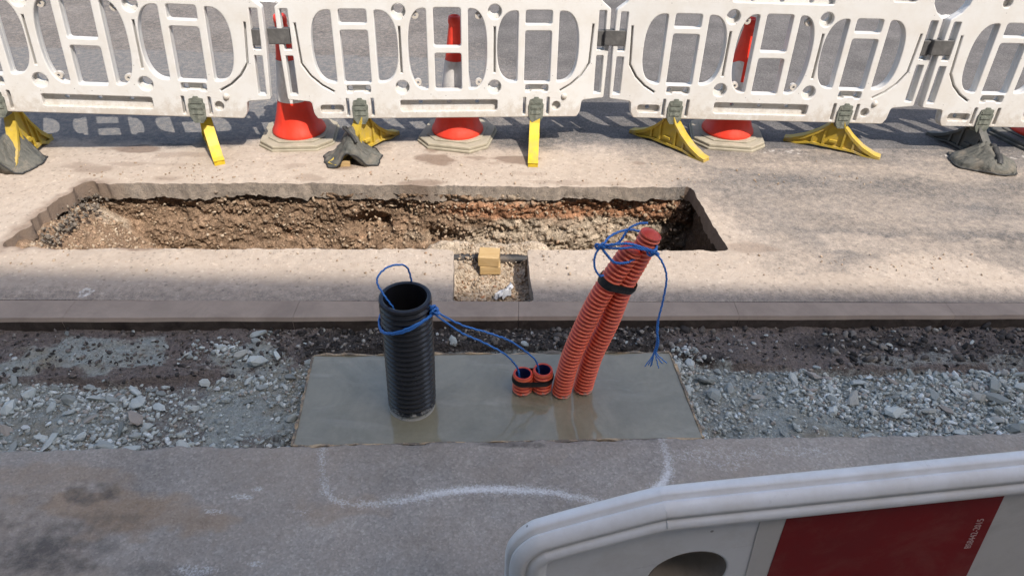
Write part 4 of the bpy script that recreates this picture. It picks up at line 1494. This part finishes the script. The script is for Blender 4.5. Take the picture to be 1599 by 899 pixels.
sandbag((-2.755, 3.375, 0.0), -0.12, 'dark grey sandbag on the leftmost barrier foot', 0.14, 0.105, 0.040, 401, ridge=(0.140, 0.46, 0.66))
sb = sandbag((-0.925, 3.545, 0.0), 0.22, 'dark slumped sandbag folded over a yellow foot, gaping at the front', 0.155, 0.115, 0.045, 431, ridge=(0.120, 0.42, 0.70), hollow=0.085)
v, f = sweep(spline([(-0.02, 0.10, 0.15), (-0.03, 0.04, 0.175), (0.01, -0.03, 0.158), (0.03, -0.07, 0.13)], 16), 0.009, 8)
link('tie', mesh_from('tie', v, f, True), MAT['strap'], sb)
sb = sandbag((2.735, 3.665, 0.0), -0.28, 'full grey sandbag with a black strap on the far right foot', 0.175, 0.115, 0.062, 461, ridge=(0.06, 0.40, 0.30))
pts = []
bagme = [c for c in sb.children][0].data
co = np.array([v.co[:] for v in bagme.vertices])[:46 * 36]
line_pts = []
for t in np.linspace(0.11, -0.10, 18):
    q = np.array([0.03 + 0.25 * (0.11 - t) * 0.3, t])
    d = np.hypot(co[:, 0] - q[0], co[:, 1] - q[1])
    line_pts.append((q[0], q[1], co[d.argmin(), 2]))
bm = bmesh.new()
prev = None
for (px, py, pz) in line_pts:
    cur = [bm.verts.new(c) for c in ((px - 0.016, py, pz + 0.002), (px - 0.014, py, pz + 0.011), (px + 0.014, py, pz + 0.012), (px + 0.016, py, pz + 0.002))]
    if prev:
        for j in range(3):
            bm.faces.new((prev[j], prev[j + 1], cur[j + 1], cur[j]))
    prev = cur
bm_done(bm, 'strap', MAT['strap'], sb, True)
bm = bmesh.new()
bm_prism(bm, rounded([(-0.027, 0.0), (0.027, 0.0), (0.028, 0.030), (-0.026, 0.033)], 0.004, 2), -0.02, 0.10, 'Y', Matrix.Rotation(0.2, 4, 'Z'))
o = bm_done(bm, 'timber_offcut', MAT['block'])
o.location = (-0.952, 3.462, 0.001)
tag(o, 'small end of a timber offcut under the middle sandbag', 'offcut')

# ------------------------------------------------------------------ concrete slab with its shutter boards
slab = empty('concrete_slab', (0, 0, 0))
tag(slab, 'freshly poured wet concrete slab in thin timber shuttering round the ducts', 'slab')
CR = [(-0.710, 1.480), (0.659, 1.558), (0.618, 1.982), (-0.749, 1.914)]
nu, nv = 150, 56
U, Vv = np.meshgrid(np.linspace(0, 1, nu), np.linspace(0, 1, nv))
c0, c1, c2, c3 = [np.array(c) for c in CR]
PX = (1 - Vv)[..., None] * ((1 - U)[..., None] * c0 + U[..., None] * c1) + Vv[..., None] * ((1 - U)[..., None] * c3 + U[..., None] * c2)
Z = -0.011 + 0.0016 * fbm(PX[..., 0] * 5, PX[..., 1] * 5, seed=501) + 0.0006 * fbm(PX[..., 0] * 30, PX[..., 1] * 18, seed=502)
me = mesh_from('concrete', np.concatenate([PX, Z[..., None]], -1).reshape(-1, 3), grid_faces(nv, nu), True)
link('concrete', me, MAT['slab'], slab)


def board(a, b, w, z0, z1, seed, rough=0.004):
    a, b = np.array(a), np.array(b)
    t = (b - a) / np.linalg.norm(b - a)
    nn = np.array([t[1], -t[0]])
    n = 60
    bm = bmesh.new()
    sec = []
    for k in range(n + 1):
        p = a + (b - a) * k / n
        j = rough * float(fbm(np.array(k * 0.35), np.array(seed * 1.7), seed=seed))
        j2 = rough * 1.4 * float(fbm(np.array(k * 0.5), np.array(seed * 2.7), seed=seed + 5))
        p0, p1 = p + nn * 0.0, p + nn * (w + j)
        sec.append([bm.verts.new(q) for q in ((*p0, z0), (*p0, z1 + j2 * 0.5), (*p1, z1 + j2), (*p1, z0))])
    for p, q in zip(sec, sec[1:]):
        for j in range(4):
            bm.faces.new((p[j], p[(j + 1) % 4], q[(j + 1) % 4], q[j]))
    bm.faces.new(sec[0])
    bm.faces.new(sec[-1][::-1])
    bm_done(bm, 'shutter_board', MAT['ply'], slab)


board(CR[0], CR[1], 0.009, -0.11, -0.007, 511, 0.006)
board(CR[1], CR[2], 0.008, -0.11, -0.007, 512)
board(CR[2], CR[3], 0.007, -0.11, -0.009, 513, 0.006)
board(CR[3], CR[0], 0.008, -0.11, -0.008, 514)


# ------------------------------------------------------------------ ducts
def corrugated(path, r0, amp, pitch, seg=40, per=7):
    _, L = resample(path, 10)
    n = int(L / pitch * per)
    p, _ = resample(path, n)
    ph = np.arange(n) / per * 2 * np.pi
    rr = r0 - amp * (0.5 - 0.5 * np.tanh(2.2 * np.sin(ph)) / np.tanh(2.2))
    rr[-3:] = r0 - amp * 0.2
    return p, rr


def duct(label, path, r0, amp, pitch, mat, liner, bore, group=None, seg=44, nsp=60, cap=False):
    path = spline(path, nsp) if len(path) > 2 else np.array(path)
    o = empty('duct', tuple(path[0]))
    tag(o, label, 'duct', group)
    off = path[0]
    p, rr = corrugated(path, r0, amp, pitch)
    v, f = sweep(p - off, rr, seg, False)
    n = len(p)
    # rim and inside wall
    q = p[::-1][: int(n * 0.8)]
    v2, f2 = sweep(q - off, np.full(len(q), bore), seg, False)
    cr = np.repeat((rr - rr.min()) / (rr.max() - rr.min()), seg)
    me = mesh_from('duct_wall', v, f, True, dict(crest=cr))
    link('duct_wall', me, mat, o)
    last = v[(n - 1) * seg:]
    cen = (p[-1] - off)
    inner = cen + (last - cen) * (bore / rr[-1])
    up = (p[-1] - p[-2])
    up = up / np.linalg.norm(up)
    mid = (last + inner) / 2 + up * 0.003
    vr = np.concatenate([last, mid, inner])
    fr = [(i * seg + k, i * seg + (k + 1) % seg, (i + 1) * seg + (k + 1) % seg, (i + 1) * seg + k) for i in range(2) for k in range(seg)]
    link('rim', mesh_from('rim', vr, fr, True), mat, o)
    link('liner', mesh_from('liner', v2, f2, True), liner, o)
    if cap:
        vc = np.concatenate([inner + (last - cen) * 0.05, inner * 0.6 + cen * 0.4 + up * 0.010, [cen + up * 0.013]])
        fc = [(k, (k + 1) % seg, seg + (k + 1) % seg, seg + k) for k in range(seg)] + [(seg + k, seg + (k + 1) % seg, 2 * seg) for k in range(seg)]
        link('end_cap', mesh_from('end_cap', vc, fc, True), mat, o)
    return o, p, rr


black, bp, br = duct('wide black ribbed duct standing upright in the slab', [(-0.343, 1.682, -0.02), (-0.337, 1.689, 0.25), (-0.335, 1.690, 0.462)], 0.0835, 0.0075, 0.0212, MAT['black_duct'], MAT['liner_black'], 0.069, seg=56)
T1 = [(0.189, 1.75, -0.02), (0.189, 1.75, 0.002), (0.212, 1.75, 0.175), (0.265, 1.75, 0.379), (0.310, 1.75, 0.498), (0.368, 1.75, 0.626)]
T2 = [(0.268, 1.772, -0.02), (0.268, 1.772, 0.001), (0.290, 1.771, 0.163), (0.329, 1.77, 0.316), (0.357, 1.768, 0.465), (0.391, 1.768, 0.570), (0.420, 1.768, 0.667)]
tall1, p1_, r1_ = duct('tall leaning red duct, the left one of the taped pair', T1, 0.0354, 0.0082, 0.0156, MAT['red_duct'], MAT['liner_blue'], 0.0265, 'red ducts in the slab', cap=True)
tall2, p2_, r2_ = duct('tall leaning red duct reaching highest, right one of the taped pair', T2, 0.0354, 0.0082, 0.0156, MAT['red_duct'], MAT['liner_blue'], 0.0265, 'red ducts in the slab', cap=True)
duct('short red duct stub on the left, lower than its twin', [(0.046, 1.758, -0.02), (0.047, 1.760, 0.075)], 0.0362, 0.0078, 0.0156, MAT['red_duct'], MAT['liner_blue'], 0.027, 'red ducts in the slab', nsp=2)
duct('short red duct stub on the right, beside the tall pair', [(0.117, 1.766, -0.02), (0.118, 1.768, 0.088)], 0.0362, 0.0078, 0.0156, MAT['red_duct'], MAT['liner_blue'], 0.027, 'red ducts in the slab', nsp=2)


def tape_band(name, c1, c2, axis, r, h, label, layers=3):
    """black tape wound round two tubes"""
    axis = Vector(axis).normalized()
    c1, c2 = Vector(c1), Vector(c2)
    d = c2 - c1
    d = d - axis * d.dot(axis)
    L = d.length
    ex = d.normalized()
    ey = axis.cross(ex)
    mid = (c1 + c2) / 2
    bm = bmesh.new()
    ra = random.Random(int(L * 1e5))
    for l in range(layers):
        rr = r + 0.0016 * l
        z0 = -h / 2 + ra.uniform(-0.004, 0.004) + 0.003 * l
        z1 = h / 2 + ra.uniform(-0.004, 0.004) - 0.004 * l
        sk = ra.uniform(-0.05, 0.05)
        ringp = []
        for k in range(14):
            a = -math.pi / 2 + math.pi * k / 13
            ringp.append((L / 2 + rr * math.cos(a), rr * math.sin(a)))
        for k in range(14):
            a = math.pi / 2 + math.pi * k / 13
            ringp.append((-L / 2 + rr * math.cos(a), rr * math.sin(a)))
        lo = [bm.verts.new(mid + ex * x + ey * y + axis * (z0 + sk * x)) for x, y in ringp]
        md = [bm.verts.new(mid + ex * x * 1.01 + ey * y * 1.03 + axis * ((z0 + z1) / 2 + sk * x)) for x, y in ringp]
        hi = [bm.verts.new(mid + ex * x + ey * y + axis * (z1 + sk * x)) for x, y in ringp]
        n = len(lo)
        for A_, B_ in ((lo, md), (md, hi)):
            for i in range(n):
                bm.faces.new((A_[i], A_[(i + 1) % n], B_[(i + 1) % n], B_[i]))
    o = bm_done(bm, name, MAT['tape'], None, True)
    tag(o, label, 'tape')
    return o


tape_band('tape', (0.308, 1.75, 0.493), (0.366, 1.768, 0.482), (0.36, 0, 0.93), 0.0356, 0.030, 'black tape binding the tall red duct pair below the rope')
tape_band('tape', (0.047, 1.760, 0.050), (0.118, 1.768, 0.058), (0, 0, 1), 0.0366, 0.024, 'black tape binding the two short red stubs together')


# ------------------------------------------------------------------ blue draw cords
def cord(name, pts, parent, r=0.0032, n=70, closed=False, wob=0.0008):
    p = spline(pts, n)
    p = p + wob * np.stack([np.sin(np.arange(n) * 1.9), np.cos(np.arange(n) * 2.3), np.sin(np.arange(n) * 1.3)], 1)
    v, f = sweep(p, r, 8, True, closed)
    return link(name, mesh_from(name, v, f, True), MAT['rope'], parent)


def knot(parent, c, s):
    c = np.array(c)
    t = np.linspace(0, 2 * np.pi, 60, endpoint=False)
    p = np.stack([np.sin(t) + 2 * np.sin(2 * t), np.cos(t) - 2 * np.cos(2 * t), -np.sin(3 * t)], 1) * s / 3
    p = p @ np.array(Matrix.Rotation(0.9, 3, 'X'))
    v, f = sweep(c + p, 0.0037, 8, False, True)
    link('knot', mesh_from('knot', v, f, True), MAT['rope'], parent)


r1 = empty('rope', (0, 0, 0))
tag(r1, 'blue cord tied round the black duct and strung to the short red stubs', 'rope')
ring = []
for k in range(26):
    a = 2 * math.pi * k / 26
    x = -0.337 + 0.088 * math.cos(a)
    ring.append((x, 1.69 + 0.088 * math.sin(a), 0.392 + 0.22 * (x + 0.337) - 0.012 * math.sin(a * 2 + 0.4)))
cord('ring', ring + ring[:1], r1, 0.0037, 90)
cord('ring', [(q[0], q[1], q[2] - 0.006 - 0.003 * math.sin(i)) for i, q in enumerate(ring + ring[:1])], r1, 0.0036, 90)
cord('loop', [(-0.355, 1.660, 0.36), (-0.365, 1.655, 0.435), (-0.390, 1.655, 0.488), (-0.413, 1.672, 0.527), (-0.404, 1.69, 0.551), (-0.374, 1.72, 0.558), (-0.338, 1.765, 0.525), (-0.328, 1.782, 0.46), (-0.328, 1.782, 0.40)], r1)
knot(r1, (-0.246, 1.672, 0.418), 0.020)
knot(r1, (-0.247, 1.674, 0.432), 0.016)
cord('strand', [(-0.246, 1.672, 0.425), (-0.163, 1.695, 0.349), (-0.075, 1.72, 0.295), (0.0, 1.745, 0.238), (0.070, 1.765, 0.158), (0.095, 1.768, 0.118), (0.108, 1.768, 0.05)], r1)
cord('strand', [(-0.248, 1.672, 0.413), (-0.163, 1.685, 0.325), (-0.09, 1.705, 0.265), (-0.02, 1.725, 0.198), (0.018, 1.745, 0.130), (0.030, 1.752, 0.094), (0.036, 1.756, 0.04)], r1)

r2 = empty('rope', (0, 0, 0))
tag(r2, 'blue cord knotted round the top of the tall red ducts with a frayed end', 'rope')
cord('loop', [(0.395, 1.735, 0.725), (0.37, 1.735, 0.722), (0.342, 1.73, 0.706), (0.322, 1.725, 0.668), (0.30, 1.720, 0.655), (0.268, 1.715, 0.655)], r2, 0.0035)
knot(r2, (0.262, 1.712, 0.655), 0.016)
cord('loop', [(0.262, 1.712, 0.655), (0.248, 1.705, 0.625), (0.250, 1.70, 0.585), (0.268, 1.702, 0.553), (0.282, 1.712, 0.548)], r2)
cord('ring', [(0.262, 1.712, 0.655), (0.31, 1.705, 0.668), (0.345, 1.708, 0.668), (0.385, 1.716, 0.652), (0.425, 1.722, 0.635)], r2, 0.0040)
cord('ring', [(0.270, 1.712, 0.650), (0.32, 1.702, 0.655), (0.36, 1.708, 0.655), (0.425, 1.722, 0.632)], r2, 0.0038)
cord('ring', [(0.27, 1.715, 0.658), (0.30, 1.765, 0.66), (0.36, 1.808, 0.655), (0.42, 1.795, 0.645), (0.438, 1.75, 0.637), (0.426, 1.722, 0.634)], r2, 0.0038)
cord('strand', [(0.262, 1.712, 0.655), (0.283, 1.706, 0.628), (0.31, 1.704, 0.602), (0.345, 1.712, 0.597), (0.374, 1.728, 0.602)], r2, 0.0040)
knot(r2, (0.424, 1.716, 0.634), 0.018)
cord('tail', [(0.424, 1.716, 0.636), (0.449, 1.70, 0.615), (0.472, 1.695, 0.558), (0.474, 1.692, 0.47), (0.471, 1.69, 0.392), (0.480, 1.69, 0.30), (0.478, 1.69, 0.25)], r2)
cord('tail', [(0.470, 1.693, 0.395), (0.472, 1.686, 0.35), (0.484, 1.688, 0.30), (0.482, 1.690, 0.25)], r2, 0.0034)
for i, (ex, ez) in enumerate([(0.452, 0.198), (0.474, 0.19), (0.480, 0.185), (0.500, 0.192), (0.512, 0.205), (0.530, 0.198), (0.463, 0.205)]):
    cord('frayed_strand', [(0.479, 1.69, 0.27), (0.479 + (ex - 0.479) * 0.25, 1.69 + 0.004 * (i % 3 - 1), 0.24), (ex, 1.69 + 0.01 * (i % 3 - 1), ez)], r2, 0.0018, 16)

# ------------------------------------------------------------------ things in the slot
for (z0, z1, dx, rot, lab) in ((-0.128, -0.082, 0.004, 0.06, 'pale timber block lying in the slot, under its twin'), (-0.082, -0.030, 0.0, -0.05, 'pale timber block on top of the other in the slot')):
    bm = bmesh.new()
    bm_box(bm, (-0.049, -0.045, z0 + 0.001), (0.049, 0.045, z1))
    o = bm_done(bm, 'timber_block', MAT['block'], None, False, 0.004, 2)
    o.location = (-0.112 + dx, 2.675, 0)
    o.rotation_euler = (0, 0, rot)
    tag(o, lab, 'timber block', 'timber blocks in the slot')
pp = spline([(-0.60, 2.735, -0.135), (-0.30, 2.745, -0.115), (-0.1, 2.748, -0.116), (0.09, 2.755, -0.120), (0.35, 2.76, -0.14)], 50)
v, f = sweep(pp, 0.026, 18)
o = link('service_pipe', mesh_from('service_pipe', v, f, True), MAT['pipe'])
tag(o, 'dark pipe half buried in rubble behind the timber blocks', 'pipe')
# scrap of clear film
nu, nv = 16, 10
U, Vv = np.meshgrid(np.linspace(0, 1, nu), np.linspace(-1, 1, nv))
X = -0.070 + 0.07 * U + 0.012 * fbm(U * 4, Vv * 3, seed=601)
Y = 2.44 + 0.055 * U + 0.022 * Vv * (0.5 + U)
Z = -0.115 + 0.030 * (1 - Vv ** 2) * (0.4 + 0.8 * U) + 0.016 * fbm(U * 5, Vv * 3, seed=602)
vv = np.concatenate([np.stack([X, Y, Z], -1).reshape(-1, 3), np.stack([X, Y, Z - 0.002], -1).reshape(-1, 3)])
ff = grid_faces(nv, nu)
o = link('plastic_scrap', mesh_from('plastic_scrap', vv, np.concatenate([ff, ff[:, ::-1] + nu * nv])), MAT['film'])
tag(o, 'crumpled scrap of pale plastic film in the slot by the kerb', 'plastic scrap')

# ------------------------------------------------------------------ the barrier close to the camera
TD = Vector((0.990, 0.1417, 0.0)).normalized()
ND = Vector((TD.y, -TD.x, 0.0))                       # towards the camera
P0 = Vector((0.21, 0.584, 0.0))
nb = empty('road_barrier', (0.21 + 0.99 * 0.8, 0.584 + 0.1417 * 0.8, 0), math.atan2(TD.y, TD.x))
tag(nb, 'close white barrier with red reflective stripe at the bottom right corner', 'barrier')
nb_inv = (Matrix.Translation(nb.location) @ Matrix.Rotation(nb.rotation_euler.z, 4, 'Z')).inverted()


def npt(s, z, d):
    return nb_inv @ (P0 + TD * s + ND * d + Vector((0, 0, z)))


path = spline([(-0.212, 0.30), (-0.212, 0.60), (-0.212, 0.83), (-0.2115, 0.884), (-0.204, 0.918), (-0.182, 0.946), (-0.155, 0.9575), (-0.09, 0.9765), (-0.012, 0.997), (0.03, 1.0005), (0.25, 1.001), (0.6, 1.001), (1.2, 1.0), (1.75, 1.0)], 150)
tg = np.gradient(path, axis=0)
tg /= np.linalg.norm(tg, axis=1)[:, None]
nrm = np.stack([-tg[:, 1], tg[:, 0]], 1)              # outwards
prof = []
for e_, d_ in [(-0.060, -0.006), (-0.045, -0.011), (-0.020, -0.011), (-0.005, -0.010), (0.0, -0.004), (0.0, 0.004), (-0.0015, 0.009), (-0.0130, 0.0108), (-0.0135, 0.0122), (-0.004, 0.0150), (-0.0045, 0.018), (-0.009, 0.026), (-0.016, 0.031), (-0.022, 0.0320), (-0.0245, 0.0280), (-0.0265, 0.0280), (-0.029, 0.0335), (-0.036, 0.037), (-0.043, 0.0365), (-0.049, 0.032), (-0.053, 0.024), (-0.060, 0.018)]:
    prof.append((e_, d_))
v, f = [], []
K = len(prof)
for (s, z), (nx, nz) in zip(path, nrm):
    for e_, d_ in prof:
        v.append(npt(s + nx * e_, z + nz * e_, d_)[:])
for i in range(len(path) - 1):
    for j in range(K):
        f.append((i * K + j, i * K + (j + 1) % K, (i + 1) * K + (j + 1) % K, (i + 1) * K + j))
rail = link('rail', mesh_from('rail', v, f, True), MAT['near_white'], nb)
inset = path - nrm * 0.05
out = [tuple(p) for p in inset[::2]] + [(1.72, 0.95), (1.72, 0.20), (-0.162, 0.20)]
hole_c = [(0.066 + 0.062 * math.cos(a), 0.806 + 0.062 * math.sin(a)) for a in np.linspace(0, 2 * math.pi, 40, endpoint=False)]
pm = plate(out, [hole_c], -0.004, 0.020, 0.004)
def to_nb(me):
    for vv_ in me.vertices:
        vv_.co = npt(vv_.co.x, vv_.co.z, vv_.co.y)
    return me
def flip_y(me):
    for p_ in me.vertices:
        pass
    return me
# plate() runs its thickness along +y; here +d is towards the camera
to_nb(pm)
bm = bmesh.new()
bm.from_mesh(pm)
bmesh.ops.recalc_face_normals(bm, faces=bm.faces)
bm.to_mesh(pm)
bm.free()
link('panel', pm, MAT['near_white'], nb)
# the moulded recess behind the hole
v, f = [], []
for d_, k_ in ((0.019, 1.0), (-0.012, 0.96), (-0.055, 0.90), (-0.062, 0.80), (-0.062, 0.02)):
    for a in np.linspace(0, 2 * math.pi, 40, endpoint=False):
        v.append(npt(0.066 + 0.062 * k_ * math.cos(a), 0.806 + 0.062 * k_ * math.sin(a), d_)[:])
for i in range(4):
    for k in range(40):
        f.append((i * 40 + k, i * 40 + (k + 1) % 40, (i + 1) * 40 + (k + 1) % 40, (i + 1) * 40 + k))
link('recess', mesh_from('recess', v, f, True), MAT['recess'], nb)  # coloured darker and browner than the panel


def sheet(name, poly, d, mat, parent):
    bm = bmesh.new()
    a = [bm.verts.new(npt(s, z, d)) for s, z in poly]
    b = [bm.verts.new(npt(s, z, d - 0.0012)) for s, z in poly]
    bm.faces.new(a)
    bm.faces.new(b[::-1])
    n = len(a)
    for i in range(n):
        bm.faces.new((a[i], b[i], b[(i + 1) % n], a[(i + 1) % n]))
    return bm_done(bm, name, mat, parent)


sheet('reflective_sheet', [(0.150, 0.9515), (1.68, 0.9515), (1.68, 0.42), (0.195, 0.42)], 0.0215, MAT['sheet_white'], nb)
st = sheet('red_stripe', [(0.190, 0.9510), (0.531, 0.9510), (0.585, 0.66), (0.62, 0.421), (0.26, 0.421), (0.205, 0.72)], 0.0224, MAT['sheet_red'], nb)
sheet('red_stripe', [(0.86, 0.9510), (1.2, 0.9510), (1.29, 0.421), (0.93, 0.421)], 0.0224, MAT['sheet_red'], nb)
tc = bpy.data.curves.new('lettering', 'FONT')
tc.body = 'BS8442-2015'
tc.size = 0.0165
tc.extrude = 0.0002
tmp = bpy.data.objects.new('lettering', tc)
COL.objects.link(tmp)
tme = bpy.data.meshes.new_from_object(tmp.evaluated_get(bpy.context.evaluated_depsgraph_get()))
bpy.data.objects.remove(tmp)
wid = max(q.co.x for q in tme.vertices)
for q in tme.vertices:
    # runs upwards along the slanting edge of the stripe
    a, h = q.co.x / wid, q.co.y
    q.co = npt(0.541 - 0.014 * a - h, 0.798 + 0.082 * a, 0.0229 + q.co.z)
link('lettering', tme, MAT['letter'], st)
for s in (0.25, 1.25):
    fo = link('foot', FOOT_D, None, nb)
    fo.location = npt(s, 0, 0)
    fo.rotation_euler = (0, 0, math.pi / 2)
    fo.scale = (1, 1, 1.05)
